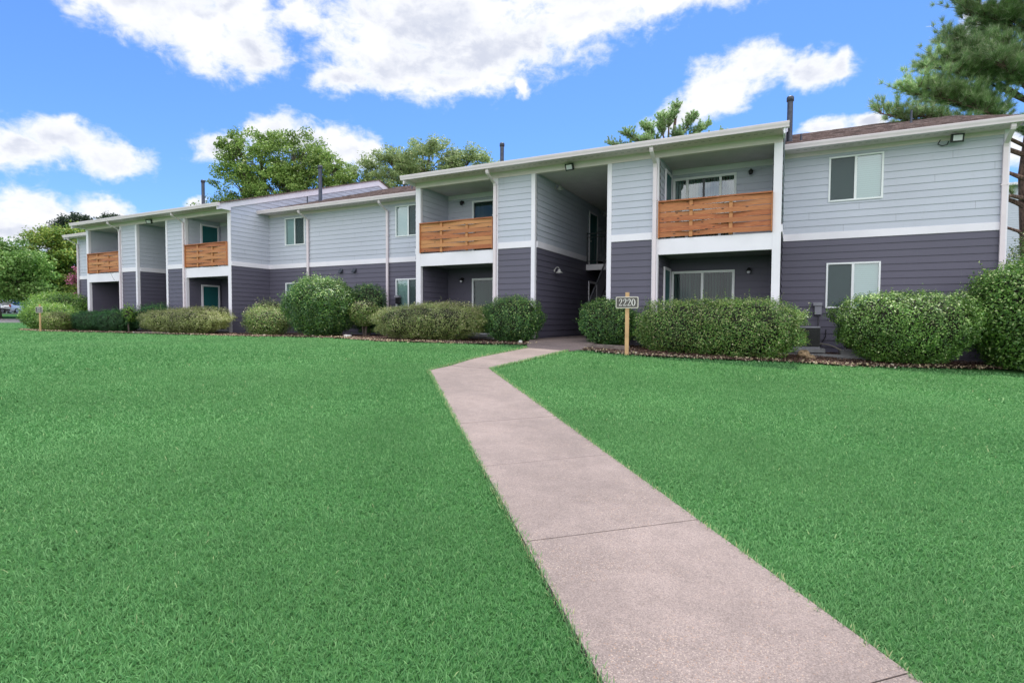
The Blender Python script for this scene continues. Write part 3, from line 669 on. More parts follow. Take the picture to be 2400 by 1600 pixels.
def railing(x0,x1,Y,seed):
    """basket-weave cedar panel: boards woven round two battens"""
    rr=random.Random(seed); z0,z1=2.875,3.83; n=7; h=(z1-z0)/n; L=x1-x0; p1,p2=x0+L*.305,x0+L*.655
    b=MB().mat(m_wood)
    for r in range(n):
        s=1 if r%2 else -1        # s=+1: in front of the left batten, behind the right one
        za=z1-(r+1)*h+.004+rr.uniform(-.004,.004); zb=za+h-.010; b.tint=rr.uniform(.02,.55) if seed==5 else rr.uniform(.25,1); K=36
        vs=[];fs=[]
        for i in range(K+1):
            x=x0+.03+(L-.06)*i/K
            w1=math.exp(-((x-p1)/(L*.15))**2); w2=math.exp(-((x-p2)/(L*.15))**2)
            y=Y-s*.038*(w1-w2); dz=rr.uniform(-.0008,.0008)+.004*math.sin(x*2+r)
            vs+=[(x,y-.008,za+dz),(x,y-.008,zb+dz),(x,y+.008,zb+dz),(x,y+.008,za+dz)]
        for i in range(K):
            o=i*4; fs+=[(o,o+4,o+5,o+1),(o+1,o+5,o+6,o+2),(o+2,o+6,o+7,o+3),(o+3,o+7,o+4,o)]
        fs+=[(0,1,2,3),(K*4,K*4+3,K*4+2,K*4+1)]
        b.add(vs,fs)
    root=b.build('balcony_railing',BLD); 
    c=MB().mat(m_wood); c.tint=.25; c.box(x0+.004,x1-.004,Y-.065,Y+.06,z1,z1+.04); c.build('cap_rail',root,bevel=.004)
    for p in (p1,p2):
        c=MB().mat(m_wood); c.tint=.75; c.box(p-.045,p+.045,Y-.02,Y+.02,z0-.02,z1-.001); c.build('batten',root,bevel=.003)
    for a_,b_ in ((x0+.004,x0+.034),(x1-.034,x1-.004)):
        c=MB().mat(m_wood); c.tint=.5; c.box(a_,b_,Y-.05,Y+.045,z0-.02,z1-.001); c.build('end_stile',root,bevel=.003)
    return root
def downspout(x,Y,ytop,z0=-.2,ztop=5.16,w=.05):
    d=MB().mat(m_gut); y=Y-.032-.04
    def rect(p): return [(p[0]-w,p[1]-.035,p[2]),(p[0]+w,p[1]-.035,p[2]),(p[0]+w,p[1]+.035,p[2]),(p[0]-w,p[1]+.035,p[2])]
    pts=[(x,ytop,ztop+.09),(x,ytop,ztop),(x,ytop+.03,ztop-.06),(x,y-.03,ztop-.26),(x,y,ztop-.34),(x,y,2.4),(x,y,z0)]
    vs=[q for p in pts for q in rect(p)]; fs=[]
    for i in range(len(pts)-1):
        for k in range(4): fs.append((i*4+k,i*4+(k+1)%4,(i+1)*4+(k+1)%4,(i+1)*4+k))
    d.add(vs,fs+[(0,1,2,3),(len(vs)-1,len(vs)-2,len(vs)-3,len(vs)-4)]); o=d.build('downspout',BLD,bevel=.006)
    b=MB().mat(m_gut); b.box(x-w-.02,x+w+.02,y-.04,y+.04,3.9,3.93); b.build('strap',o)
    return o
def gutter(x0,x1,yf,zt):
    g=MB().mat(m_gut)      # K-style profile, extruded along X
    pr=[(.12,-.14),(.02,-.14),(.012,-.10),(-.005,-.055),(-.012,-.018),(-.012,0),(.0,0),(.0,-.012),(.012,-.06),(.03,-.125),(.115,-.125),(.115,-.01),(.12,-.01)]
    vs=[(x,yf+a,zt+b) for x in (x0,x1) for a,b in pr]; n=len(pr)
    g.add(vs,[(k,(k+1)%n,n+(k+1)%n,n+k) for k in range(n)])
    for x in (x0,x1): g.face([(x,yf+a,zt+b) for a,b in pr[:6]]+[(x,yf+.12,zt)])
    g.build('gutter',BLD)
def soffit(x0,x1,ya,yb,z):
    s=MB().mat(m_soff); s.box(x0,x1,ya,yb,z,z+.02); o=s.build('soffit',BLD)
    v=MB().mat(m_black); x=x0+.3; 
    while x<x1-.3: v.box(x,x+.09,ya+.2,ya+.212,z-.003,z-.001); x+=.18
    v.build('soffit_vent',o)
def roof(x0,x1,ye,ze,yr,zr,name='roof'):
    r=MB().mat(m_roof); yb=2*yr-ye; th=.03; K=1
    # main slopes as thin slabs
    sl=(zr-ze)/(yr-ye)
    vs=[(x0,ye,ze),(x1,ye,ze),(x1,yr,zr),(x0,yr,zr),(x0,yb,ze),(x1,yb,ze)]; lo=[(a,b,c-th) for a,b,c in vs]
    r.add(vs+lo,[(0,1,2,3),(3,2,5,4),(6,9,8,7),(9,10,11,8),(0,6,7,1),(1,7,8,2),(2,8,11,5),(0,3,9,6),(3,4,10,9),(4,5,11,10)])
    # butt edges of the shingle courses: each a slightly proud lip
    rr=random.Random(int(x0*7)); y=ye; 
    while y<yr-.3:
        zz=ze+(y-ye)*sl; x=x0
        while x<x1-.05:
            wd=min(rr.uniform(.18,.5),x1-x); h=rr.uniform(.008,.026)
            yy=y+rr.uniform(-.008,.008); z_=ze+(yy-ye)*sl
            r.add([(x,yy,z_+.001),(x+wd,yy,z_+.001),(x+wd,yy,z_+h),(x,yy,z_+h),(x+wd,yy+.13,z_+.13*sl+.002),(x,yy+.13,z_+.13*sl+.002)],[(0,1,2,3),(3,2,4,5)]); x+=wd
        y+=.135 if y<ye+3 else .27
    return r.build(name,BLD)
def flue(x,y,z0,z1,rad,thin=False):
    f=MB().mat(m_flue); f.lathe((x,y,z0),[(rad*1.6,0),(rad*1.5,.06),(rad,.10),(rad,z1-z0-.02)],14); o=f.build('vent_pipe' if thin else 'flue_pipe',BLD,smooth=True)
    if not thin:
        c=MB().mat(m_flue); c.lathe((x,y,z1-.16),[(rad*1.02,0),(rad*1.28,.01),(rad*1.28,.12),(rad*1.1,.15),(.001,.16)],14); c.build('cap',o,smooth=True)
def sconce_y(x,z,Y,kind='jar'):
    s=MB().mat(m_black); s.lathe((x,Y,z),[(.001,-.03),(.05,-.03),(.05,0)],12,'y'); s.tube([(x,Y-.02,z),(x,Y-.09,z+.05),(x,Y-.12,z+.02)],.012,6)
    s.lathe((x,Y-.12,z-.06),[(.06,0),(.065,.05),(.03,.08),(.001,.09)],12); o=s.build('wall_lamp',BLD,smooth=True)
    g=MB().mat(m_bulb if z<3 else m_black); g.lathe((x,Y-.12,z-.13),[(.001,0),(.04,.01),(.05,.04),(.05,.07)],12); g.build('lamp_globe',o,smooth=True)
def barn_lamp(X0,y,z,n=1):
    s=MB().mat(m_galv); s.tube([(X0+n*.01,y,z+.02),(X0+n*.05,y,z+.10),(X0+n*.10,y,z+.14),(X0+n*.16,y,z+.12),(X0+n*.18,y,z+.06)],.011,8)
    s.tube([(X0+n*.005,y,z+.02),(X0+n*.02,y,z+.02)],.05,12); o=s.build('wall_lamp',BLD,smooth=True)
    c=MB().mat(m_galv); c.lathe((X0+n*.18,y,z-.06),[(.125,0),(.11,.02),(.055,.06),(.04,.12),(.001,.13)],16); c.build('lamp_shade',o,smooth=True)
    g=MB().mat(m_bulb); g.lathe((X0+n*.18,y,z-.075),[(.001,0),(.04,.01),(.045,.05)],10); g.build('bulb',o,smooth=True)
def flood(x,y,z,az,el):
    d=Vector((math.sin(az)*math.cos(el),-math.cos(az)*math.cos(el),-math.sin(el))); r=Vector((math.cos(az),math.sin(az),0)); u=r.cross(d)
    s=MB().mat(m_black); c=Vector((x,y,z)); s.obox(c,(r,u,d),(.135,.10,.03)); s.obox(c-d*.04,(r,u,d),(.08,.06,.02)); s.tube([c-d*.05,c-d*.08+Vector((0,0,.05)),c+Vector((-.03,.12,.1))],.014,6); o=s.build('floodlight',BLD,bevel=.006)
    g=MB().mat(m_bulb); g.obox(c+d*.032,(r,u,d),(.095,.065,.003)); g.build('lamp_glass',o)

def front_module(cx,right_detail,left_detail,seed):
    Y=15.6; O=(cx,Y,0); z0=-.45
    o=lambda a:cx+a
    for a,b in ((-5.7,-5.5),(5.5,5.7)):
        s=MB().mat(m_trim); s.box(o(a),o(b),Y-.012,Y+.12,z0,ZS-.07); s.build('corner_post',BLD,bevel=.004)
    # four siding strips beside the entrance
    for a,b in ((-2.45,-1.28),(1.28,2.45)):
        wall('siding_wall',(o(a),Y,0),X,NF,b-a,z0,ZB0,m_dark); wall('siding_wall',(o(a),Y,0),X,NF,b-a,ZB1,ZS-.07,m_light)
        board('band_board',O,X,NF,a,b,ZB0,ZB1)
    for a,b in ((-1.28,-1.15),(1.15,1.28)):
        s=MB().mat(m_trim); s.box(o(a),o(b),Y-.035,Y+.10,z0,ZS-.07); s.build('corner_post',BLD,bevel=.004)
    for a,b in ((-2.62,-2.45),(2.45,2.62)):
        s=MB().mat(m_trim); s.box(o(a),o(b),Y-.03,Y+.12,z0,ZS-.07); s.build('corner_post',BLD,bevel=.004)
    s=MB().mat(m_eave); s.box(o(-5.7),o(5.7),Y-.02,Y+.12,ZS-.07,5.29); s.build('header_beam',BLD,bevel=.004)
    for a,b in ((-5.5,-2.62),(2.62,5.5)):
        s=MB().mat(m_trim); s.box(o(a),o(b),Y-.005,Y+.12,2.405,ZB0); s.build('floor_beam',BLD,bevel=.004)
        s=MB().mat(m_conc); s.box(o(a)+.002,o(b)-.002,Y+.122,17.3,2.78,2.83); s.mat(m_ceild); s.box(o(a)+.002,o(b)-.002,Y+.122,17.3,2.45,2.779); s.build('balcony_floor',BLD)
        s=MB().mat(m_conc); s.box(o(a),o(b),Y+.02,17.3,-.3,.03); s.build('patio_slab',BLD)
        s=MB().mat(m_ceil); s.box(o(a),o(b),Y+.122,17.3,5.13,5.2); s.build('ceiling',BLD)
        s=MB().mat(m_trim); s.box(o(a)+.03,o(b)-.03,17.255,17.285,4.97,5.13); s.build('crown_trim',BLD,bevel=.003)
        railing(o(a),o(b),Y-.04,seed+int(a))
        # inner walls of the recess
        sx0,sx1=(-10.13,-8.6) if a<0 else None or (0,0)
        for zz0,zz1,mm,fl in ((0.03,2.45,m_dark,.03),(2.83,5.13,m_light,2.83)):
            if a<0: d0_,d1_=1.06,2.84
            elif cx<-20: d0_,d1_=.75,2.5      # slider position from the recess' outer side
            else: d0_,d1_=.06,1.86
            hole=[(d0_,d1_,fl+.02,fl+2.04)]
            wall('siding_wall',(o(a),17.3,0),X,NF,b-a,zz0,zz1,mm,[(h0,min(h1,b-a-.02),z_0,z_1) for h0,h1,z_0,z_1 in hole])
            hl=[(.55,1.25,fl,fl+2.03)]
            # wall on the left side of the bay faces +X, on the right side faces -X
            wall('siding_wall',(o(a),Y+.12,0),(0,1,0),(1,0,0),17.3-Y-.12,zz0,zz1,mm); wall('siding_wall',(o(b),Y+.12,0),(0,1,0),(-1,0,0),17.3-Y-.12,zz0,zz1,mm)
            xa=o(a)+d0_; xb=min(o(a)+d1_,o(b)-.02)
            if a>0 and zz0>2: slider([xa,xa+.42,xa+1.36,xb],fl+.02,fl+2.04,17.3,'four')
            else: slider([xa,(xa+xb)/2,xb],fl+.02,fl+2.04,17.3,'two')
            room(xa,xb,fl+.02,fl+2.04,17.3)
            sconce_y(o(a)+(.66 if a<0 else 2.24),fl+2.03,17.3-.02)
            if a>0: side_door(o(a)+.02,1,16.35,17.10,fl,fl+2.03)
            else: side_door(o(b)-.02,-1,16.35,17.10,fl,fl+2.03)
    # entrance: tall breezeway through the building
    for sx,nxx in ((-1.15,1),(1.15,-1)):
        Lw=24.5-Y-.1
        wall('siding_wall',(o(sx),Y+.1,0),(0,1,0),(nxx,0,0),Lw,-.02,ZB0,m_dark,[(4.95,5.85,-.02,2.04)]); wall('siding_wall',(o(sx),Y+.1,0),(0,1,0),(nxx,0,0),Lw,ZB1,5.12,m_light,[(4.95,5.85,ZB1,4.75)])
        board('band_board',(o(sx),Y+.1,0),(0,1,0),(nxx,0,0),0,4.6,ZB0,ZB1)
        for fl in (0.,2.72):
            side_door(o(sx),nxx,20.66,21.54,fl,fl+2.03,m_black if fl==0 else m_teal)
        for yl,zl in ((17.1,4.95),(17.1,2.2),(22.1,4.95)): barn_lamp(o(sx)+nxx*.02,yl,zl,nxx)
    wall('siding_wall',(o(-1.15),24.5,0),X,NF,2.3,-.02,ZB0,m_dark); wall('siding_wall',(o(-1.15),24.5,0),X,NF,2.3,ZB1,5.12,m_light)
    s=MB().mat(m_ceil); s.box(o(-1.28),o(1.28),Y+.122,24.5,5.12,5.2); s.build('ceiling',BLD)
    s=MB().mat(m_trim); s.box(o(-1.14),o(1.14),20.3,20.38,2.50,2.72); s.mat(m_conc); s.box(o(-1.14),o(1.14),20.382,24.48,2.60,2.719); s.build('landing',BLD)
    # stairs
    st=MB().mat(m_conc)
    for k in range(14):
        yk=17.08+k*.231; zk=(k+1)*2.72/15; st.box(o(.06),o(1.08),yk,yk+.27,zk-.05,zk)
    st.mat(m_rail)
    dirv=Vector((0,.231,2.72/15)).normalized()
    for xx in (.04,1.09): st.obox((o(xx),17.08+7*.231,7.3*2.72/15-.06),(X,dirv,dirv.cross(Vector(X))),(.018,2.1,.11))
    stair=st.build('staircase',BLD)
    h=MB().mat(m_rail); h.tube([(o(0),17.1,.95),(o(0),20.2,3.56)],.026,8); h.tube([(o(0),17.1,.0),(o(0),17.1,.97)],.026,8)
    for k in range(26):
        y=17.2+k*.116; zb=.12+(y-17.1)*.84; h.tube([(o(0),y,zb),(o(0),y,zb+.88)],.009,5)
    h.build('handrail',stair,smooth=False)
    h=MB().mat(m_rail)
    h.tube([(o(-1.12),20.34,3.90),(o(.0),20.34,3.90)],.022,8); h.tube([(o(-1.12),20.34,3.76),(o(.0),20.34,3.76)],.012,6); h.tube([(o(-1.12),20.34,2.84),(o(.0),20.34,2.84)],.012,6)
    for k in range(9): h.tube([(o(-1.09+k*.135),20.34,2.84),(o(-1.09+k*.135),20.34,3.76)],.007,5)
    h.tube([(o(-1.12),20.34,2.45),(o(-1.12),20.34,3.95)],.022,6)
    h.build('guard_rail',BLD)
    # sides, gables
    yr,zr,ye,ze=25.,8.58,14.95,5.36; slp=(zr-ze)/(yr-ye); yb=35.05
    for sx,nxx in ((-5.7,-1),(5.7,1)):
        def clip(z,s_=slp): 
            a=(z-ze+.06)/s_+ye-Y; return (max(0.,a),min(yb-.6-Y,2*yr-ye-(z-ze+.06)/s_-Y))
        wall('siding_wall',(o(sx),Y,0),(0,1,0),(nxx,0,0),19,-.4,ZB0,m_dark); wall('siding_wall',(o(sx),Y,0),(0,1,0),(nxx,0,0),19,ZB1,5.262,m_light)
        wall('gable_wall',(o(sx),Y,0),(0,1,0),(nxx,0,0),19,5.262,8.36,m_light,clip=clip)
        board('band_board',(o(sx),Y,0),(0,1,0),(nxx,0,0),.0,19,ZB0,ZB1)
        # rake boards with a boxed eave end
        rk=MB().mat(m_trim); t=.035; xx=o(sx)+nxx*.02; x2=xx+nxx*t; a_,b_=min(xx,x2),max(xx,x2)
        for (p,q) in (((ye,ze),(yr,zr)),((yb,ze),(yr,zr))):
            d=-.05 if True else 0
            vs=[(xv,yv,zv) for xv in (a_,b_) for (yv,zv) in ((p[0],p[1]-.03),(q[0],q[1]-.03),(q[0],q[1]-.34),(p[0],p[1]-.26))]
            rk.add(vs,[(0,1,2,3),(7,6,5,4),(0,4,5,1),(1,5,6,2),(2,6,7,3),(3,7,4,0)])
        rk.build('rake_board',BLD)
        eb=MB().mat(m_trim); a_,b_=sorted((o(sx),o(sx)+nxx*.054)); eb.box(a_,b_-.002 if nxx<0 else b_,14.99,Y-.02,5.16,5.34); eb.build('eave_return',BLD)
    roof(o(-5.82),o(5.82),ye,ze,yr,zr)
    soffit(o(-5.7),o(5.7),15.07,Y-.02,5.262)
    gutter(o(-5.84),o(5.84),14.90,5.375)
    downspout(o(-2.54),Y,15.02); downspout(o(2.53),Y,15.02)
    flood(o(0),15.50,5.12,-.15 if cx>-20 else .5,.35)
    box('rear_wall',BLD,m_light,o(-5.69),o(5.69),34.5,34.6,-.3,5.3)
front_module(-6.0,1,1,3)
front_module(-27.14,0,0,40)

def recess(x0,x1,wins,ds,extra=None,endleft=False,endright=False):
    Y=17.55; L=x1-x0; hl=[(a-x0,b-x0,z0,z1) for a,b in wins for z0,z1 in ((3.84,5.06),(.94,2.18))]
    lowh=[h for h in hl if h[2]<3]; uph=[h for h in hl if h[2]>3]
    wall('siding_wall',(x0,Y,0),X,NF,L,-.42,ZB0,m_dark,lowh); wall('siding_wall',(x0,Y,0),X,NF,L,ZB1,ZS,m_light,uph)
    board('band_board',(x0,Y,0),X,NF,0,L,ZB0,ZB1)
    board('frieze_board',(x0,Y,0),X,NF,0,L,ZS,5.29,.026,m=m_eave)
    fd=MB().mat(m_conc); fd.box(x0,x1,Y-.005,Y+.2,-.9,-.42); fd.build('foundation',BLD)
    for a,b in wins:
        for z0,z1 in ((3.84,5.06),(.94,2.18)): window(a,b,z0,z1,Y,swap=(x0<-5)); room(a,b,z0,z1,Y)
    yr,zr,ye,ze=27.,8.63,16.92,5.36
    ro0,ro1=x0-(.25 if endleft else 0),x1+(.22 if endright else 0)
    roof(ro0,ro1,ye,ze,yr,zr); soffit(x0 if not endleft else x0-.15,x1 if not endright else x1+.15,17.0,Y-.02,5.262); gutter(ro0-(.03 if endleft else 0),ro1+(.03 if endright else 0),16.87,5.375)
    for x in ds: downspout(x,Y,16.99,-.3)
    box('rear_wall',BLD,m_light,x0,x1,36.5,36.6,-.3,5.3)
    for e,xx,nxx in ((endleft,x0,-1),(endright,x1,1)):
        if not e: continue
        slp=(zr-ze)/(yr-ye); yb=2*yr-ye
        def clip(z,s_=slp):
            a=(z-ze+.06)/s_+ye-Y; return (max(0.,a),2*yr-ye-(z-ze+.06)/s_-Y)
        wall('siding_wall',(xx,Y,0),(0,1,0),(nxx,0,0),19,-.42,ZB0,m_dark); wall('siding_wall',(xx,Y,0),(0,1,0),(nxx,0,0),19,ZB1,5.262,m_light)
        wall('gable_wall',(xx,Y,0),(0,1,0),(nxx,0,0),19,5.262,8.4,m_light,clip=clip); board('band_board',(xx,Y,0),(0,1,0),(nxx,0,0),0,19,ZB0,ZB1)
        a_,b_=sorted((xx-nxx*.09,xx+nxx*.03)); s=MB().mat(m_trim); s.box(a_,b_,Y-.035,Y+.1,-.42,5.26); s.build('corner_post',BLD,bevel=.004)
        rk=MB().mat(m_trim); a_,b_=sorted((xx+nxx*.16,xx+nxx*.2))
        for (p,q) in (((ye,ze),(yr,zr)),((yb,ze),(yr,zr))):
            vs=[(xv,yv,zv) for xv in (a_,b_) for (yv,zv) in ((p[0],p[1]-.03),(q[0],q[1]-.03),(q[0],q[1]-.32),(p[0],p[1]-.24))]
            rk.add(vs,[(0,1,2,3),(7,6,5,4),(0,4,5,1),(1,5,6,2),(2,6,7,3),(3,7,4,0)])
        rk.build('rake_board',BLD)
recess(-.30,4.60,[(.81,2.07)],[4.53],endright=True)
recess(-21.44,-11.70,[(-20.40,-19.17),(-14.15,-12.9)],[-18.94,-14.53])
recess(-37.85,-32.84,[(-35.3,-34.05)],[-37.78],endleft=True)
flood(3.55,17.30,5.13,.15,.2)
cb=MB().mat(m_black); cb.tube([(3.25,17.51,5.18),(3.2,17.5,5.08),(3.28,17.48,5.02),(3.38,17.45,5.03),(3.4,17.4,5.1)],.012,6); cb.build('conduit',BLD)
for x,y,z0,z1,r in ((-.20,19.3,5.95,7.52,.082),(-11.0,20.6,6.35,7.98,.080),(-19.95,19.2,5.95,7.78,.085),(-30.7,20.6,6.6,8.60,.09)): flue(x,y,z0,z1,r)
for x,y,h in ((.12,18.9,.28),(-20.15,18.6,.45),(-15.6,20.5,.35),(3.35,22.3,.55),(-12.0,21.5,.4)): 
    zz=5.36+.324*(y-16.92); flue(x,y,zz-.05,zz+h*.8,.03,True)
# dryer vent hoods, meter box, cable on the wall
for x in (-17.05,-16.3):
    v=MB().mat(m_flue); v.add([(x-.09,17.53,2.52),(x+.09,17.53,2.52),(x+.09,17.53,2.70),(x-.09,17.53,2.70),(x-.09,17.40,2.52),(x+.09,17.40,2.52)],[(0,1,2,3),(4,5,2,3),(0,4,3),(1,2,5),(0,1,5,4)]); v.build('vent_hood',BLD)
for bx,bz in ((.62,.92),(-14.0,1.35)):
    e=MB().mat(m_vent if bx>0 else m_black); e.box(bx-.07,bx+.10,17.40,17.53,bz-.16,bz+.08); o=e.build('electric_box',BLD,bevel=.006)
    l=MB().mat(m_vent); l.box(bx-.11,bx+.11,17.37,17.53,bz+.082,bz+.17); l.build('lid',o,bevel=.006)
    c=MB().mat(m_rail); c.tube([(bx+.03,17.5,bz-.16),(bx+.03,17.5,-.3)],.016,6); c.build('conduit',o)
c=MB().mat(m_black); c.tube([(.84,17.51,.36),(.83,17.5,.15),(.73,17.48,-.05),(.72,17.46,-.15),(.78,17.4,-.25),(.9,17.3,-.32)],.012,6); c.build('cable',BLD)

# ------------------------------------------------------------------ air conditioners
def ac(x0,y0,z0,s,h,label,m,gr=None):
    o=empty('air_conditioner',(x0+s/2,y0+s/2,z0),label,'air conditioner','outdoor air conditioning units')
    b=MB().mat(m); b.box(x0+.02,x0+s-.02,y0+.02,y0+s-.02,z0+.08,z0+h-.05); b.build('cabinet',o)
    g=MB().mat(m_black)
    n=int(h/.045)
    for k in range(n): zz=z0+.1+k*(h-.18)/n; g.box(x0+.008,x0+s-.008,y0+.008,y0+s-.008,zz,zz+.012)
    for (a,b_) in ((x0,y0),(x0+s-.03,y0),(x0,y0+s-.03),(x0+s-.03,y0+s-.03)): g.box(a,a+.03,b_,b_+.03,z0+.06,z0+h-.045)
    g.build('louvre_grille',o)
    t=MB().mat(m_vent); t.box(x0-.005,x0+s+.005,y0-.005,y0+s+.005,z0+h-.045,z0+h); t.build('top_cover',o,bevel=.01)
    t=MB().mat(m_conc); t.box(x0-.12,x0+s+.12,y0-.12,y0+s+.1,z0-.08,z0+.02); t.build('concrete_pad',o,bevel=.01)
    t=MB().mat(m_vent); t.box(x0-.004,x0+s+.004,y0-.004,y0+s+.004,z0+.021,z0+.07); t.build('base_pan',o)
    t=MB().mat(m_black)
    for k in range(5): t.tube([(x0+s/2+math.cos(a)*s*(.08+.08*k),y0+s/2+math.sin(a)*s*(.08+.08*k),z0+h+.012) for a in [i*math.pi/8 for i in range(17)]],.004,4,False)
    t.build('fan_guard',o)
ac(0.0,16.35,-.16,.66,.60,'dark air conditioner between the two big trimmed bushes, right of the long hedge',m_black)
ac(1.25,16.45,-.20,.66,.56,'rust-brown air conditioner half hidden behind the rounded right-hand bush',m_rust)
p=MB().mat(m_pipe); p.tube([(.62,17.2,-.02),(.9,17.1,-.06),(1.05,17.0,-.12),(1.2,16.9,-.2),(1.35,16.85,-.22),(1.9,16.8,-.22)],.018,6)
tag(p.build('refrigerant_line'),'pale insulated pipe lying along the wall foot between the air conditioners','pipe')
p=MB().mat(m_conc); p.box(-.3,2.3,16.1,16.22,-.55,-.26); p.box(1.0,2.6,15.98,16.1,-.5,-.30)
tag(p.build('concrete_edging',bevel=.01),'grey concrete edging in the mulch in front of the air conditioners','edging')

def rock(name,c,r,seed,m,label,group=None):
    rr=random.Random(seed); rg=np.random.default_rng(seed); n=10; vs=[];fs=[]
    for i in range(n+1):
        th=math.pi*i/n
        for k in range(14):
            ph=2*math.pi*k/14; q=1+.22*math.sin(3*th+seed)*math.cos(2*ph+seed)+rg.uniform(-.12,.12)
            vs.append((c[0]+r[0]*math.sin(th)*math.cos(ph)*q,c[1]+r[1]*math.sin(th)*math.sin(ph)*q,c[2]+r[2]*math.cos(th)*q))
    for i in range(n):
        for k in range(14): fs.append((i*14+k,i*14+(k+1)%14,(i+1)*14+(k+1)%14,(i+1)*14+k))
    mb=MB().mat(m); mb.add(vs,fs); tag(mb.build(name),label,'rock',group)
rock('rock',(.28,15.45,-.26),(.17,.13,.10),4,m_rock,'larger tan rough rock on the mulch beside the air conditioner','tan rocks')
rock('rock',(.42,15.25,-.31),(.12,.09,.06),7,m_rock,'smaller tan rock just in front of the larger one','tan rocks')
rock('stone',(-14.3,15.0,-.05),(.17,.10,.06),12,m_wrock,'pale flat stone in the mulch under the small pruned bush')
rock('stone',(-7.0,14.3,-.07),(.06,.05,.045),16,m_wrock,'small pale stone at the left corner of the entrance walk')
rock('stone',(-25.0,13.55,-.06),(.07,.06,.05),19,m_wrock,'small white stone in front of the dark yews')
t=MB().mat(m_timber); t.obox((-4.35,14.05,-.13),((1,-.10,-.02),(.1,1,0),(0,0,1)),(.62,.06,.06)); tag(t.build('landscape_timber',bevel=.01),'weathered timber edging below the bush left of the number sign','timber')
t=MB().mat(m_timber); t.tube([(-24.6,13.45,-.04),(-23.6,13.4,-.03),(-22.6,13.5,-.03)],[.035,.04,.03],7); tag(t.build('fallen_branch'),'fallen branch lying on the mulch before the long tan hedge','branch')
# fishing rod on the far patio
t=MB().mat(m_galv); t.tube([(-30.35,16.0,.03),(-30.35,16.0,.9)],.016,6); r_=t
o=empty('fishing_rod',(-30.35,16.0,.03),'thin fishing rod standing in the leftmost ground floor patio','fishing rod')
t.build('handle',o); t=MB().mat(m_black); t.tube([(-30.35,16.0,.9),(-30.36,15.95,1.4),(-30.38,15.85,2.1),(-30.3,15.5,2.6),(-30.1,15.3,2.85)],[.011,.01,.008,.006,.004],5); t.build('blank',o)
t=MB().mat(m_galv); t.tube([(-30.35,15.95,1.33),(-30.35,15.92,1.42)],.03,8); t.build('reel',o)
t=MB().mat(m_wood); t.tint=.3; t.box(-32.3,-30.9,15.95,16.3,.30,.36); t.box(-32.2,-32.14,15.97,16.28,.03,.30); t.box(-31.06,-31.0,15.97,16.28,.03,.30); tag(t.build('wooden_bench'),'low reddish wooden bench in the leftmost ground floor patio','bench')

# ------------------------------------------------------------------ number signs
def digits(name,txt,c,size,ax,parent,m):
    """serif-like numerals drawn as thick and thin strokes"""
    r,u,n=[Vector(q) for q in ax]; mb=MB().mat(m)
    def stroke(pts,ws):
        pts=[Vector(p) for p in pts]
        L=[];Rr=[]
        for i,p in enumerate(pts):
            d=(pts[min(i+1,len(pts)-1)]-pts[max(i-1,0)]).normalized(); q=Vector((-d.y,d.x)); L.append(p+q*ws[i]); Rr.append(p-q*ws[i])
        return L,Rr
    def put(L,Rr,ox):
        f=lambda p,k:Vector(c)+r*((p.x+ox)*size)+u*(p.y*size)+n*k
        for i in range(len(L)-1):
            mb.face([f(L[i],.003),f(Rr[i],.003),f(Rr[i+1],.003),f(L[i+1],.003)])
    wdt=.62; tot=len(txt)*wdt; 
    for i,ch in enumerate(txt):
        ox=-tot/2+wdt*(i+.5)
        if ch=='2':
            arc=[(-.19,.26,.045),(-.17,.36,.04),(-.10,.45,.035),(.0,.48,.04),(.10,.45,.055),(.16,.36,.07),(.17,.24,.07),(.12,.10,.06),(.03,-.06,.045),(-.08,-.22,.035),(-.21,-.40,.03)]
            put(*stroke([(a,b) for a,b,_ in arc],[k for *_,k in arc]),ox)
            put(*stroke([(-.22,-.43),(.0,-.43),(.20,-.43)],[.05,.05,.045]),ox); put(*stroke([(.19,-.45),(.225,-.28)],[.03,.015]),ox)
            put(*stroke([(-.19,.30),(-.19,.19)],[.045,.05]),ox)
        else:
            k=[(math.sin(a)*.215,math.cos(a)*.47) for a in [2*math.pi*j/24 for j in range(25)]]
            put(*stroke(k,[.03+.045*abs(math.sin(2*math.pi*j/24)) for j in range(25)]),ox)
    mb.build(name,parent)
def sign(x,y,h,yaw,label,txt,grp):
    z=Tz(x,y)-.02; o=empty('number_sign',(x,y,z),label,'sign',grp)
    a=yaw; r=Vector((math.cos(a),math.sin(a),0)); n=Vector((math.sin(a),-math.cos(a),0)); u=Vector((0,0,1))
    p=MB().mat(m_post); p.obox((x,y,z+h/2),(r,n,u),(.046,.02,h/2)); p.build('post',o,bevel=.004)
    def rr(w,hh,rad,t0,t1,m,name,par):
        pts=[]
        for cx_,cy_,a0 in ((w-rad,hh-rad,0),(-w+rad,hh-rad,90),(-w+rad,-hh+rad,180),(w-rad,-hh+rad,270)):
            for k in range(6): q=R_(a0+18*k); pts.append((cx_+rad*math.cos(q),cy_+rad*math.sin(q)))
        cz=Vector((x,y,z+h-.245)); nn=len(pts)
        A=[cz+r*a_+u*b_+n*t1 for a_,b_ in pts]; B=[cz+r*a_+u*b_+n*t0 for a_,b_ in pts]
        mb=MB().mat(m); mb.add(A+B,[tuple(range(nn)),tuple(range(nn,2*nn))[::-1]]+[(i,nn+i,nn+(i+1)%nn,(i+1)%nn) for i in range(nn)]); return mb.build(name,par)
    rr(.275,.140,.032,.021,.040,m_signw,'sign_frame',o); b=rr(.254,.119,.02,.041,.0445,m_sign,'sign_board',o)
    cz=Vector((x,y,z+h-.245))+n*.043
    digits('numerals',txt,cz,.168,(r,u,n),b,m_num)
sign(-3.60,13.28,1.56,R_(4),'number sign reading 2220 on a wooden post beside the long hedge','2220','house number signs')
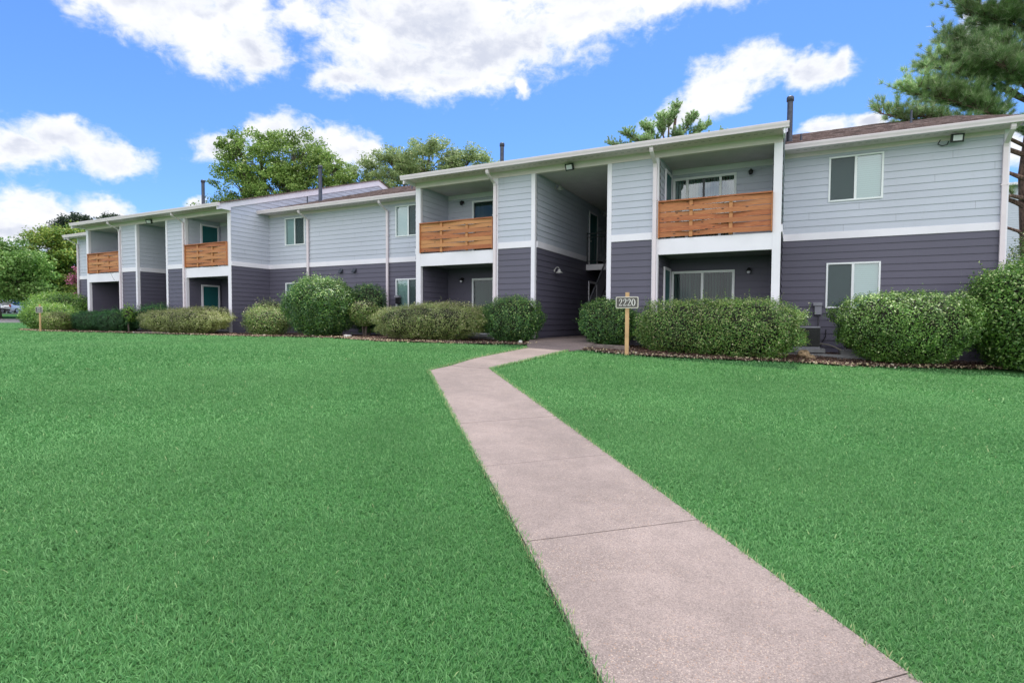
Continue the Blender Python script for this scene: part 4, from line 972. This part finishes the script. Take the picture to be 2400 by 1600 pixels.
sign(-31.2,12.85,1.30,R_(2),'far number sign on a thin post in front of the leftmost bushes','222','house number signs')

# ------------------------------------------------------------------ shrubs
def superR(d,pw):
    a=np.abs(d); R=np.ones(len(d)); py,pz=min(pw,2.3),min(pw,2.5)
    for _ in range(25):
        g=(a[:,0]*R)**pw+(a[:,1]*R)**py+(a[:,2]*R)**pz-1
        dg=pw*a[:,0]**pw*R**(pw-1)+py*a[:,1]**py*R**(py-1)+pz*a[:,2]**pz*R**(pz-1); R=np.clip(R-g/np.maximum(dg,1e-6),.5,2)
    return R
def shrub(label,cx,cy,rx,ry,z0,z1,n,leaf,m,seed,pw=2.6,cat='shrub',group=None,stems=False,loose=.06,under=.12,name='shrub',m2=None,f2=0.,yaw=0.,sprigs=0):
    n=int(n*1.55); leaf*=.86; sprigs=int(sprigs*1.3)
    rg=np.random.default_rng(seed); hz=(z1-z0)/2; cz=(z0+z1)/2
    o=empty(name,(cx,cy,z0),label,cat,group)
    d=unit(rg.normal(0,1,(n,3))); d=d[(d[:,1]<.75)|(d[:,2]>0)]; n=len(d)
    # superellipsoid radius along each direction
    e=np.abs(d)**pw; R=superR(d,pw)
    ph=d*np.array([3.1,3.7,2.9]); lump=1+.06*np.sin(ph[:,0]*2+seed)*np.sin(ph[:,2]*3+1.7*seed)+.05*np.sin(ph[:,0]*5+ph[:,1]*4+seed)
    dep=1-np.abs(rg.normal(0,.07,n)); w3=d*(R[:,None])*np.array([rx,ry,hz])
    cl=np.sin(w3[:,0]*17+1.3*np.sin(w3[:,2]*9+seed))*np.sin(w3[:,2]*19+1.1*np.sin(w3[:,0]*8))+.6*np.sin(w3[:,0]*33+w3[:,1]*21)*np.sin(w3[:,2]*36+w3[:,1]*18)
    dep=dep-np.clip(.25-cl,0,2)*.055/max(min(rx,ry,hz),.35); q=d*(R*lump*dep)[:,None]
    # narrower towards the ground
    fz=np.clip((q[:,2]+1)/2,0,1); nar=1-under*(1-fz)**2; q[:,0]*=nar; q[:,1]*=nar
    q=q*np.array([rx,ry,hz]); q+=rg.normal(0,loose,(n,3))*np.array([.5,.5,.5])
    c_,s_=math.cos(yaw),math.sin(yaw); q2=q.copy(); q2[:,0]=q[:,0]*c_-q[:,1]*s_; q2[:,1]=q[:,0]*s_+q[:,1]*c_; q=q2
    P=q+np.array([cx,cy,cz]); keep=P[:,2]>z0+.04; P=P[keep]; N=d[keep]/np.array([rx,ry,hz])
    if sprigs:          # young shoots sticking out of the crown
        k=rg.integers(0,len(P),sprigs); ok=N[k][:,2]>-.1; k=k[ok]; base=P[k]; up=unit(unit(N[k])+np.array([0,0,.9])+rg.normal(0,.25,(len(k),3)))
        ex=[];en=[]
        for t in np.linspace(.0,1,9):
            L=(rg.uniform(.08,.26,len(k)))[:,None]; ex.append(base+up*L*t+rg.normal(0,.012,base.shape)); en.append(up+rg.normal(0,.8,base.shape))
        P=np.concatenate([P]+ex); N=np.concatenate([N]+en)
    V,F=leaves(P,unit(N)+np.array([0,0,.6]),leaf,rg,.55,.12,1.0)
    t=rg.beta(1.6,2.2,len(F))*.85; h=(P[:,2]-z0)/(z1-z0); t=np.clip(t+.22*np.clip(h-.35,0,1)-.06,0,.85); yng_lit=rg.random(len(F))<.04+.42*np.clip(h-.5,0,1); t[yng_lit]=rg.uniform(.86,1,yng_lit.sum())  # more pale young leaves towards the top: light from above put into tint
    mi=None; mats=[m]
    if m2 is not None: mats=[m,m2]; mi=(rg.random(len(F))<f2).astype(int)
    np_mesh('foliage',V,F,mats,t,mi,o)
    # twiggy dark inside
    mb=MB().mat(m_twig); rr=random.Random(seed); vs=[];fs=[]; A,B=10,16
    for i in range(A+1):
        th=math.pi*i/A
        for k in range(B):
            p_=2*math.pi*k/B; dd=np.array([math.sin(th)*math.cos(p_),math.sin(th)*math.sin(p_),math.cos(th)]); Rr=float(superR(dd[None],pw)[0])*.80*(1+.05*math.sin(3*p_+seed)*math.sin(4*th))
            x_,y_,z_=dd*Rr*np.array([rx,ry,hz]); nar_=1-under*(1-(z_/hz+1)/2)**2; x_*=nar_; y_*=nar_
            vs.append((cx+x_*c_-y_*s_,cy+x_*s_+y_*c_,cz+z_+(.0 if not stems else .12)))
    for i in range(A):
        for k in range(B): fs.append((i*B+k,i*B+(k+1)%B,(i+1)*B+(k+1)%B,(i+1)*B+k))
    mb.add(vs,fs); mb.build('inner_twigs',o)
    st=MB().mat(m_bark)
    for k in range(5 if stems else 4):
        a=rr.uniform(0,6.28); w=rr.uniform(.1,.35); st.tube([(cx+rx*w*.3*math.cos(a),cy+ry*w*.3*math.sin(a),Tz(cx,cy)-.03),(cx+rx*w*math.cos(a),cy+ry*w*math.sin(a),z0+hz*.6),(cx+rx*w*1.8*math.cos(a),cy+ry*w*1.8*math.sin(a),z0+hz*1.1)],[.028,.022,.012],6)
    st.build('stem',o)
    return o
G='trimmed shrubs along the building front'
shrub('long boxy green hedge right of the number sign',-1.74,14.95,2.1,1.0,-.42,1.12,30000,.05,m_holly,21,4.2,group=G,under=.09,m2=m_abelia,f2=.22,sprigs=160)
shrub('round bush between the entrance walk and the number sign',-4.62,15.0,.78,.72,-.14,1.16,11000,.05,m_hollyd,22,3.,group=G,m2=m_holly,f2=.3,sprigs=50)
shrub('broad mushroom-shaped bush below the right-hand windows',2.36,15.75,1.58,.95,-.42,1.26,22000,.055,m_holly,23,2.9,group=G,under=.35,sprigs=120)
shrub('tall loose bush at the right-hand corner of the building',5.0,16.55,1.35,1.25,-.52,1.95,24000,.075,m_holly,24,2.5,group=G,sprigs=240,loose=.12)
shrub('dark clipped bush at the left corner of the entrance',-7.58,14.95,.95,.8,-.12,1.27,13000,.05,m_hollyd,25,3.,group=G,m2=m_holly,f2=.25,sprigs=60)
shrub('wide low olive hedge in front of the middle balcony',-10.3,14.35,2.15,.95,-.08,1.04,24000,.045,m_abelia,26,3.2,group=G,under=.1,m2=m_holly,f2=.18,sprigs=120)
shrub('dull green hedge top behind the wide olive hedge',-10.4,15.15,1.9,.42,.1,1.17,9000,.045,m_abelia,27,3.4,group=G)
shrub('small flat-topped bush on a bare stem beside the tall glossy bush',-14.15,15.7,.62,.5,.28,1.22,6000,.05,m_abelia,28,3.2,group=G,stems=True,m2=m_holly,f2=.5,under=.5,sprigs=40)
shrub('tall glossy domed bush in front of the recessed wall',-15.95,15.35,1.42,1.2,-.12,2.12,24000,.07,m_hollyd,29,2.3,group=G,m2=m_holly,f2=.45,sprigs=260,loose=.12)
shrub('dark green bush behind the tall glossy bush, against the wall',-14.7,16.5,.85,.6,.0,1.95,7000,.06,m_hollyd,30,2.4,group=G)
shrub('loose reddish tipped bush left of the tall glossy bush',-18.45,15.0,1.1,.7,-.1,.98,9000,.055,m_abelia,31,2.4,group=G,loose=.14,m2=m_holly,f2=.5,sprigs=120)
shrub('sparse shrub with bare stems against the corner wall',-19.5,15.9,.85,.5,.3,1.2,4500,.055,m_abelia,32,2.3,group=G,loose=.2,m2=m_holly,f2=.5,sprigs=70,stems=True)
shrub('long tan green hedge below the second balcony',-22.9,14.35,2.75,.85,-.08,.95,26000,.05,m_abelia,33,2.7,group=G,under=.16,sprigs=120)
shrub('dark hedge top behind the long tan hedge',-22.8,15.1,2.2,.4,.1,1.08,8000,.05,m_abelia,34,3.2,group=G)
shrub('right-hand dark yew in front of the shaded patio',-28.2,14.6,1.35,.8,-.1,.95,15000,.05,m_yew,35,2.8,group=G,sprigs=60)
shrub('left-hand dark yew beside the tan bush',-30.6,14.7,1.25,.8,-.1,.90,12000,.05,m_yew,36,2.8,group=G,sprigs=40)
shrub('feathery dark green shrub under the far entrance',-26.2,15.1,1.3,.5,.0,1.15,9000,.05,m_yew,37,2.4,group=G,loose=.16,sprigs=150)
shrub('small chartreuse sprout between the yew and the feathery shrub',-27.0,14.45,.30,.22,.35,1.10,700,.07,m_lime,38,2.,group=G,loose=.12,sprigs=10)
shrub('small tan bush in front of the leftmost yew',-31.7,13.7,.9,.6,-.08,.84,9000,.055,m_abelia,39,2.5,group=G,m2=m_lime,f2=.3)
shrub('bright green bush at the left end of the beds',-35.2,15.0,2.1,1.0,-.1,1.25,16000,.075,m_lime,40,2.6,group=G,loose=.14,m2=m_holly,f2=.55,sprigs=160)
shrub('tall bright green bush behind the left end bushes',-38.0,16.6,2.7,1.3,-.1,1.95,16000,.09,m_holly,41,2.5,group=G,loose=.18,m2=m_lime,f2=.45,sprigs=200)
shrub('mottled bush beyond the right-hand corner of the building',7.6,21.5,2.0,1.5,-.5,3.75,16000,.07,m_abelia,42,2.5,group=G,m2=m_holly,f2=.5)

# ------------------------------------------------------------------ trees
def tree(name,label,base,lobes,nclu,nleaf,leaf,m,bark,seed,cr=.6,trunk=.3,cat='tree',group=None,zf=.45,m2=None,f2=0):
    rg=np.random.default_rng(seed); rr=random.Random(seed); o=empty(name,base,label,cat,group)
    b=Vector(base); tb=MB().mat(bark); top=Vector(np.mean([l[:3] for l in lobes],0)); zmin=min(l[2]-l[5] for l in lobes)
    fork=b.lerp(Vector((top.x,top.y,top.z)),zf); fork.x=b.x+(top.x-b.x)*zf*.6; fork.y=b.y+(top.y-b.y)*zf*.6
    tb.tube([b-Vector((0,0,.2)),b.lerp(fork,.4)+Vector((rr.uniform(-.1,.1),0,0)),fork],[trunk*1.25,trunk,trunk*.75],10); trunk_o=tb.build('trunk',o,smooth=True)
    sat=[]
    for l in lobes:
        for _ in range(3):
            dv=unit(rg.normal(0,1,(1,3)))[0]; dv[2]=abs(dv[2])*.8; q=rg.uniform(.26,.42)
            sat.append((l[0]+dv[0]*l[3]*.85,l[1]+dv[1]*l[4]*.85,l[2]+dv[2]*l[5]*.9,l[3]*q,l[4]*q,l[5]*q*1.25))
    lobes=list(lobes)+sat
    br=MB().mat(bark); Ps=[];Ns=[]; vol=[l[3]*l[4]*l[5] for l in lobes]; tot=sum(vol)
    for l,v in zip(lobes,vol):
        c=Vector(l[:3]); mid=fork.lerp(c,.5)+Vector((rr.uniform(-.5,.5),rr.uniform(-.5,.5),rr.uniform(0,.6)))
        br.tube([fork,mid,c],[trunk*.36,trunk*.2,trunk*.08],6)
        k=max(6,int(nclu*v/tot)); d=unit(rg.normal(0,1,(k,3))); rad=rg.uniform(.35,1.,k)**.5; rad*=1+.10*np.sin(d[:,0]*5+seed)*np.sin(d[:,2]*6)
        C=np.array(l[:3])+d*rad[:,None]*np.array(l[3:6])
        for i in range(k):
            s=rg.uniform(.65,1.25)*cr; nl=int(nleaf*rg.uniform(.6,1.3)); dd=unit(rg.normal(0,1,(nl,3))); 
            dirn=unit((C[i]-np.array(c)+np.array([0,0,.3]))[None])[0]
            ax=np.array([s,s,s*.55]); off=dd*ax*(rg.uniform(.3,1,(nl,1))**.6)+dirn*rg.uniform(-.5,1.0,(nl,1))*s*.6
            Ps.append(C[i]+off); Ns.append(dd*np.array([.6,.6,.6])+np.array([0,0,.6]))
            if rr.random()<.5:
                q=c.lerp(Vector(C[i]),.45)+Vector((0,0,-.15)); br.tube([c.lerp(mid,.25),q,Vector(C[i])],[trunk*.10,trunk*.06,trunk*.025],4,False)
    br.build('branch',o)
    P=np.concatenate(Ps);N=np.concatenate(Ns); V,F=leaves(P,N,leaf,rg,.62,.1,1.1); t=rg.beta(2,2,len(F))*.85; y=rg.random(len(F))<.07; t[y]=rg.uniform(.87,1,y.sum())
    mi=None; mats=[m]
    if m2: mats=[m,m2]; mi=(rg.random(len(F))<f2).astype(int)
    np_mesh('crown',V,F,mats,t,mi,o); return o
tree('maple_tree','big leafy maple rising behind the roof left of the tall flue',(-41.6,36.5,-.1),
 [(-43.6,34.6,15.2,2.9,2.8,2.4),(-40.4,36.3,15.1,2.6,2.6,2.4),(-45.2,33.8,12.6,2.0,2.4,1.8),(-41.8,35.6,12.2,3.6,3.0,2.4),(-38.0,37.4,13.4,2.2,2.4,2.4),(-36.4,38.2,11.6,1.7,2.0,1.7),(-48.0,32.4,9.4,1.5,1.5,1.0),(-44.8,34.0,10.0,2.8,2.8,1.8),(-39.5,36.8,10.2,3.2,3,2.0)],
 520,120,.21,m_maple,m_bark,51,.68,.42,group='trees behind the building')
tree('pale_tree','pale loose-crowned tree behind the roof between the two flues',(-29.6,41.6,-.1),
 [(-29.8,41.4,14.7,3.2,3.0,2.1),(-33.0,40.0,14.0,2.4,2.4,1.9),(-26.6,43.2,14.2,2.5,2.4,1.7),(-24.6,44.2,13.7,1.5,1.6,1.2),(-35.6,38.8,13.0,1.3,1.4,1.2),(-31.4,40.8,12.2,4.0,3.2,2.0)],
 420,105,.19,m_pale,m_bark,52,.62,.36,group='trees behind the building')
L1=[(-82.5,27.8,7.5,4.2,4.4,2.8),(-79.0,29.6,6.0,3.6,4,3.2),(-76.6,30.8,5.2,2.6,3.4,2.5),(-83,27.6,10.2,2.2,2.2,1.3),(-78.6,29.9,3.6,3.8,4,1.6),(-85.0,26.5,5.2,4,4,3)]
tree('maple_tree','large dark green maple at the left edge above the parked cars',(-80,29,.3),L1,330,120,.30,m_dtree,m_bark,53,.95,.38,group='trees beyond the parking lot')
tree('broadleaf_tree','yellow-green tree right beside the left end of the building',(-80.0,36.0,.5),[(-80.2,34.6,8.7,3.0,3,2.5),(-78.4,36.2,9.6,2.4,3,2.0),(-78.0,36.3,6.4,3.2,3,3.0),(-81.6,33.8,6.2,2.5,3,2.6),(-78.8,35.4,4.0,3.6,3.2,2.2)],330,115,.27,m_ytree,m_bark,54,.85,.3,group='trees beyond the parking lot',m2=m_dtree,f2=.35)
tree('oak_tree','dark oak crown peeping over the left end of the roof',(-98,46,1.0),[(-98.5,46,14.6,2.6,2.6,1.7),(-101.0,44.6,13.3,2.0,2,1.5),(-95.2,47.6,15.0,2.6,2.4,1.3),(-92.5,48.6,14.6,2.0,2,1.2),(-98,46,11.5,4,3,2)],200,110,.28,m_oak,m_bark,55,.85,.35,group='trees beyond the parking lot')
tree('crepe_myrtle','crepe myrtle with pink blossoms at the left end of the building',(-45.4,21.3,-.1),[(-45.6,21.6,3.6,.75,.8,.75),(-45.9,21.3,2.9,.6,.6,.6),(-45.2,21.6,2.3,.8,.8,.8)],60,60,.11,m_flower,m_bark,56,.28,.07,m2=m_bronze,f2=.55)
# background woods that close the view behind the left trees and cars
for i,(x,y,z,rx,rz) in enumerate([(-118,40,5.5,6,5.2),(-112,52,6.0,6,5.8),(-120,28,6.2,6.5,6),(-104,60,6.5,6,6),(-122,16,5.5,6,5.5)]):
    tree('broadleaf_tree',['low dense tree in the gap behind the white car','dense tree behind the yellow-green tree','dense tree at the far left behind the cars','dense tree hidden behind the left end of the building','dense tree beyond the left edge of the parking lot'][i],(x,y,1.2),[(x,y,z,rx,rx,rz*.7),(x+3,y+1,z-2,rx*.7,rx*.7,rz*.6),(x-3,y-1,z-2.2,rx*.7,rx*.7,rz*.6)],120,90,.42,m_dtree,m_bark,60+i,1.3,.35,group='trees beyond the parking lot')

def conifer(name,label,base,twigs,seed,length,width,k,m,trunk,limbs,group=None,trunkpts=None):
    rg=np.random.default_rng(seed); o=empty(name,base,label,'tree',group); b=Vector(base)
    tb=MB().mat(m_pbark); n=len(trunkpts); tb.tube([Vector(p) for p in trunkpts],[trunk*(1-.65*i/(n-1)) for i in range(n)],12); tb.build('trunk',o,smooth=True)
    br=MB().mat(m_pbark); P=[];N=[]
    for (root,tip,rad,nt,spr) in limbs:
        a=Vector(root);c=Vector(tip); mid=a.lerp(c,.5)+Vector((rg.uniform(-.3,.3),rg.uniform(-.3,.3),rg.uniform(-.1,.35)))
        pts=[a,a.lerp(mid,.5)+Vector((0,0,rg.uniform(-.1,.1))),mid,mid.lerp(c,.5)+Vector((0,0,rg.uniform(0,.2))),c]; br.tube(pts,[rad,rad*.85,rad*.6,rad*.4,rad*.2],7)
        for j in range(nt):
            t=rg.uniform(.28,1.05)**.8; s=mid.lerp(c,(t-.5)*2) if t>.5 else a.lerp(mid,t*2)
            d=Vector(rg.normal(0,1,3)); d.z=abs(d.z)*.8+.15; d+= (c-a).normalized()*.8; d.normalize(); e=s+d*rg.uniform(.3,1.)*spr
            br.tube([s,s.lerp(e,.5)+Vector((0,0,-.05)),e],[rad*.16,rad*.11,rad*.06],4,False)
            for q in range(3):
                P.append(np.array(s.lerp(e,.5+.25*q))+rg.normal(0,.04,3)*spr); N.append(np.array(d+Vector((0,0,.5))))
    br.build('branch',o); P=np.array(P);N=np.array(N); V,F=needles(P,N,length,width,k,rg,.75)
    t=rg.beta(2,2.4,len(F))*.85; y=rg.random(len(F))<.14; t[y]=rg.uniform(.87,1,y.sum()); np_mesh('crown',V,F,[m],t,None,o); return o
# tall pine behind the right-hand end
rg=np.random.default_rng(77); lim=[]
tp=[(7.62,26.4,-.4),(7.62,26.4,3.0),(7.46,26.5,6.0),(7.75,26.6,9.5),(8.2,26.8,13.),(8.4,27,17.5)]
for (tx,ty,tz,rz,rad,nt,sp) in [(2.9,24.3,8.1,6.6,.09,26,.7),(3.6,24.6,8.9,7.6,.09,30,.75),(4.3,25.0,9.8,8.4,.09,30,.75),(4.9,25.3,10.7,9.0,.08,30,.75),(5.2,25.3,11.9,10,.08,30,.8),(5.5,25.4,13.2,11,.08,30,.8),(4.0,24.4,7.9,6.9,.07,22,.65),(5.4,25.0,8.6,7.5,.08,26,.7),(6.2,25.2,10.2,8.8,.08,28,.8),
   (6.6,25.0,12.4,10.5,.08,28,.8),(6.3,25.8,14.0,12.2,.07,26,.8),(9.6,25.8,8.5,7.5,.08,24,.8),(9.8,25.9,11,9,.08,26,.8),(9.4,25.5,13.5,11,.08,26,.8),(7.4,25.6,15.2,13.5,.07,26,.8),(10.6,27,6.6,5.5,.07,20,.7),(6.9,24.6,7.2,6.4,.06,14,.6),(8.8,24.8,10,8.5,.06,20,.7),(8.3,24.6,12.5,10.5,.06,22,.7),(7.0,24.2,11.4,9.8,.07,26,.8),(7.6,24.0,13.6,12,.07,26,.8),(6.0,24.4,9.4,8.4,.06,24,.7),(7.4,23.9,9.0,8.0,.06,24,.7),(9.0,24.2,9.4,8.6,.06,24,.75),(5.0,24.8,9.4,8.4,.06,22,.7),(9.2,24.2,12,10.8,.06,26,.8),(8.8,24.0,14.4,13,.06,26,.8)]:
    t=(rz+.4)/17.9; r0=None
    for a,b in zip(tp[:-1],tp[1:]):
        if a[2]<=rz<=b[2]: q=(rz-a[2])/(b[2]-a[2]); r0=tuple(a[i]+(b[i]-a[i])*q for i in range(3))
    lim.append((r0,(tx,ty,tz),rad,nt,sp))
for (rz,tip) in ((4.6,(5.9,26.2,5.5)),(3.4,(6.3,26.3,4.2)),(5.0,(6.4,25.6,4.7)),(5.6,(6.0,26.0,6.1))): lim.append(((7.7,26.4,rz),tip,.10,2,.35))
lim+=[((7.8,26.5,z_-1.2),(x_,y_,z_),.06,24,.75) for x_,y_,z_ in ((4.0,24.6,9.0),(4.7,24.9,9.9),(4.6,24.8,8.6),(5.3,25.1,10.4),(5.6,25.2,11.5),(6.0,25.2,12.8),(5.9,25.0,9.4),(6.4,25.3,11.2))]
lim=[(a_,b_,c_,int(d_*2.4) if d_>5 else d_,e_*1.3) for a_,b_,c_,d_,e_ in lim]
conifer('pine_tree','tall pine with reddish trunk behind the right-hand end of the building',(7.62,26.4,-.4),0,78,.26,.012,52,m_pine,.29,lim,'trees behind the building',tp)
tp2=[(-9.6,46.5,-.2),(-9.6,46.5,9),(-9.3,46.6,13),(-8.9,46.9,17.2)]; lim=[]
for (tx,ty,tz,rz,nt) in [(-13.6,44.4,15.0,13.0,14),(-12.4,45.0,15.8,13.6,18),(-11.0,45.6,16.4,14,18),(-9.9,46.2,17.0,14.6,20),(-8.8,46.9,17.9,15.2,20),(-7.6,47.4,17.2,15,16),(-6.6,47.8,16.4,14.2,14),(-5.6,48.2,15.6,13.5,14),(-10.8,45,15.0,13,18),(-8.6,46,15.4,13.4,20),(-7.2,46.6,15.0,13,16),(-12.6,44.6,14.2,12.4,14)]:
    lim.append(((-9.4,46.6,rz),(tx,ty,tz),.09,int(nt*6.5),.8))
conifer('conifer_tree','feathery conifer top showing over the roof right of the entrance',(-9.6,46.5,-.2),0,79,.21,.026,26,m_pine,.3,lim,'trees behind the building',tp2)

# ------------------------------------------------------------------ neighbouring house behind the pine
NB=empty('apartment_building',(20,60,0),'grey sided neighbouring building glimpsed behind the pine at the right edge','apartment building')
mb=MB().mat(m_light); lap(mb,(13.2,57.5,0),X,NF,16,-.3,11.6,t=.03,zref=0); lap(mb,(13.2,57.5,0),(0,1,0),(-1,0,0),10,-.3,11.6,t=.03,zref=0); mb.build('siding_wall',NB)
mb=MB().mat(m_roof); mb.add([(12.7,56.9,11.6),(29.6,56.9,11.6),(29.6,62.5,11.9),(12.7,62.5,11.9),(29.6,68,11.6),(12.7,68,11.6)],[(0,1,2,3),(3,2,4,5)]); mb.build('roof',NB)
mb=MB().mat(m_trim); mb.box(12.7,29.6,56.85,56.95,11.4,11.6); mb.build('fascia',NB)
for x in (16,20,24):
    for z in (3.4,7.6): 
        mb=MB().mat(m_vinyl); mb.box(x,x+1.3,57.42,57.48,z,z+1.3); o_=mb.build('window',NB); mb=MB().mat(m_cglass); mb.box(x+.08,x+1.22,57.40,57.41,z+.08,z+1.22); mb.build('pane',o_)

# ------------------------------------------------------------------ parked cars
def car_paint(name,c,metal=.5):
    m=simple(name,c,.3,metal,var=.02); m.node_tree.nodes['Principled BSDF'].inputs['Coat Weight'].default_value=.7; return m
m_silver=car_paint('silver_paint',(.55,.56,.58)); m_white=car_paint('white_paint',(.78,.79,.80),.1); m_blue=car_paint('blue_paint',(.05,.22,.42)); m_red=simple('tail_light',(.35,.015,.015),.25); m_rim=simple('alloy_rim',(.4,.4,.42),.3,.8)
def car(loc,yaw,suv,m,label):
    z=Tz(loc[0],loc[1])+.05; o=empty('parked_car',(loc[0],loc[1],z),label,'car','cars in the parking lot')
    a=yaw; fx=Vector((math.cos(a),math.sin(a),0)); fy=Vector((-math.sin(a),math.cos(a),0)); B=Vector((loc[0],loc[1],z))
    Wp=lambda x,y,zz:B+fx*x+fy*y+Vector((0,0,zz))
    L=2.35; H=1.72 if suv else 1.45; Wd=.93; bz=.98 if suv else .88
    # stations: x, belt height, half width, bottom
    if suv: st=[(-2.30,.86,.80),(-2.22,1.02,.88),(-1.6,1.06,.93),(0,1.04,.94),(1.0,1.02,.93),(1.5,.98,.91),(2.1,.86,.86),(2.32,.66,.74)]; cab=[(-2.2,1.02,.82),(-2.0,1.60,.70),(-1.6,H-.02,.68),(-.4,H,.68),(.35,H-.06,.66),(1.25,1.02,.80)]
    else: st=[(-2.32,.80,.78),(-2.2,.92,.86),(-1.5,.96,.91),(0,.92,.92),(1.0,.90,.91),(1.5,.86,.90),(2.1,.74,.84),(2.34,.58,.72)]; cab=[(-1.75,.95,.80),(-1.1,1.36,.64),(-.5,H,.62),(.1,H-.02,.62),(.4,H-.10,.62),(1.25,.90,.80)]
    mb=MB().mat(m); vs=[];fs=[]
    for x,h,w_ in st:
        vs+=[Wp(x,-w_*.94,.24),Wp(x,-w_,.42),Wp(x,-w_,.70),Wp(x,-w_*.93,h),Wp(x,w_*.93,h),Wp(x,w_,.70),Wp(x,w_,.42),Wp(x,w_*.94,.24)]
    n=8
    for i in range(len(st)-1):
        for k in range(n): fs.append((i*n+k,i*n+(k+1)%n,(i+1)*n+(k+1)%n,(i+1)*n+k))
    fs+=[tuple(range(n)),tuple((len(st)-1)*n+k for k in range(n))[::-1]]; mb.add(vs,fs); body=mb.build('body',o,bevel=.03)
    # glazed cabin with painted roof and pillars
    gl=MB().mat(m_cglass); rf=MB().mat(m)
    for i in range(len(cab)-1):
        (x0,h0,w0),(x1,h1,w1)=cab[i],cab[i+1]; b0,b1=bz*.96,bz*.96; wb=.86
        for s in (-1,1):
            gl.face([Wp(x0,s*wb,min(b0,h0)),Wp(x1,s*wb,min(b1,h1)),Wp(x1,s*w1,h1),Wp(x0,s*w0,h0)])
        (rf if 0<i<len(cab)-2 else gl).face([Wp(x0,-w0,h0),Wp(x1,-w1,h1),Wp(x1,w1,h1),Wp(x0,w0,h0)])
    gl.build('window',o)
    rf.add([],[])
    for xi,(xa,ha,wa) in ((0,cab[1]),(1,cab[-2]),(2,cab[3] if suv else cab[2])):
        for s in (-1,1):
            xb={0:cab[0][0],1:cab[-1][0],2:xa+.05}[xi]; rf.tube([Wp(xb,s*.865,bz*.96),Wp(xa,s*(wa+.01),ha-.01)],.045,6)
    if suv:
        for s in (-1,1): rf.tube([Wp(-1.9,s*.66,H+.03),Wp(.2,s*.64,H+.03)],.02,6)
        for s in (-1,1): rf.face([Wp(-2.2,s*.872,.95),Wp(-1.75,s*.872,.95),Wp(-1.72,s*.715,1.62),Wp(-2.02,s*.715,1.58)])
    rf.build('roof',o)
    for x in (-1.42,1.42):
        for s in (-1,1):
            c=Wp(x,s*.86,.35); t=MB().mat(m_rubber); t.tube([c-fy*s*.1,c+fy*s*.085],.35,20); w_=t.build('wheel',o,bevel=.03)
            t=MB().mat(m_rim); t.tube([c+fy*s*.08,c+fy*s*.095],.22,14); t.build('rim',w_)
    for s in (-1,1):
        t=MB().mat(m_red); t.obox(Wp(-2.24,s*.76,.95),(fx,fy,(0,0,1)),(.06,.10,.14 if suv else .08)); t.build('tail_light',o,bevel=.015)
        t=MB().mat(m_bulb); t.obox(Wp(2.16,s*.66,.68),(fx,fy,(0,0,1)),(.10,.15,.07)); t.build('headlight',o,bevel=.015)
        t=MB().mat(m); t.obox(Wp(.95,s*1.0,bz+.06),(fx,fy,(0,0,1)),(.06,.09,.07)); t.build('mirror',o,bevel=.02)
    t=MB().mat(m_black); t.obox(Wp(-2.3,0,.42),(fx,fy,(0,0,1)),(.06,.78,.10)); t.obox(Wp(2.3,0,.38),(fx,fy,(0,0,1)),(.06,.68,.09)); t.build('bumper',o,bevel=.02)
    t=MB().mat(m_white); t.obox(Wp(-2.33,0,.74),(fx,fy,(0,0,1)),(.01,.16,.055)); t.build('number_plate',o)
car((-94.4,36.6),R_(117),True,m_silver,'silver car with a tall rear window parked nearest the left-hand bushes')
car((-93.3,32.6),R_(297),False,m_white,'white low car parked left of the silver one')
car((-99.0,35.6),R_(117),False,m_blue,'blue car parked behind the white one')
car((-86.5,46.5),R_(120),False,m_white,'pale car roof glimpsed beyond the bushes at the left end of the building')
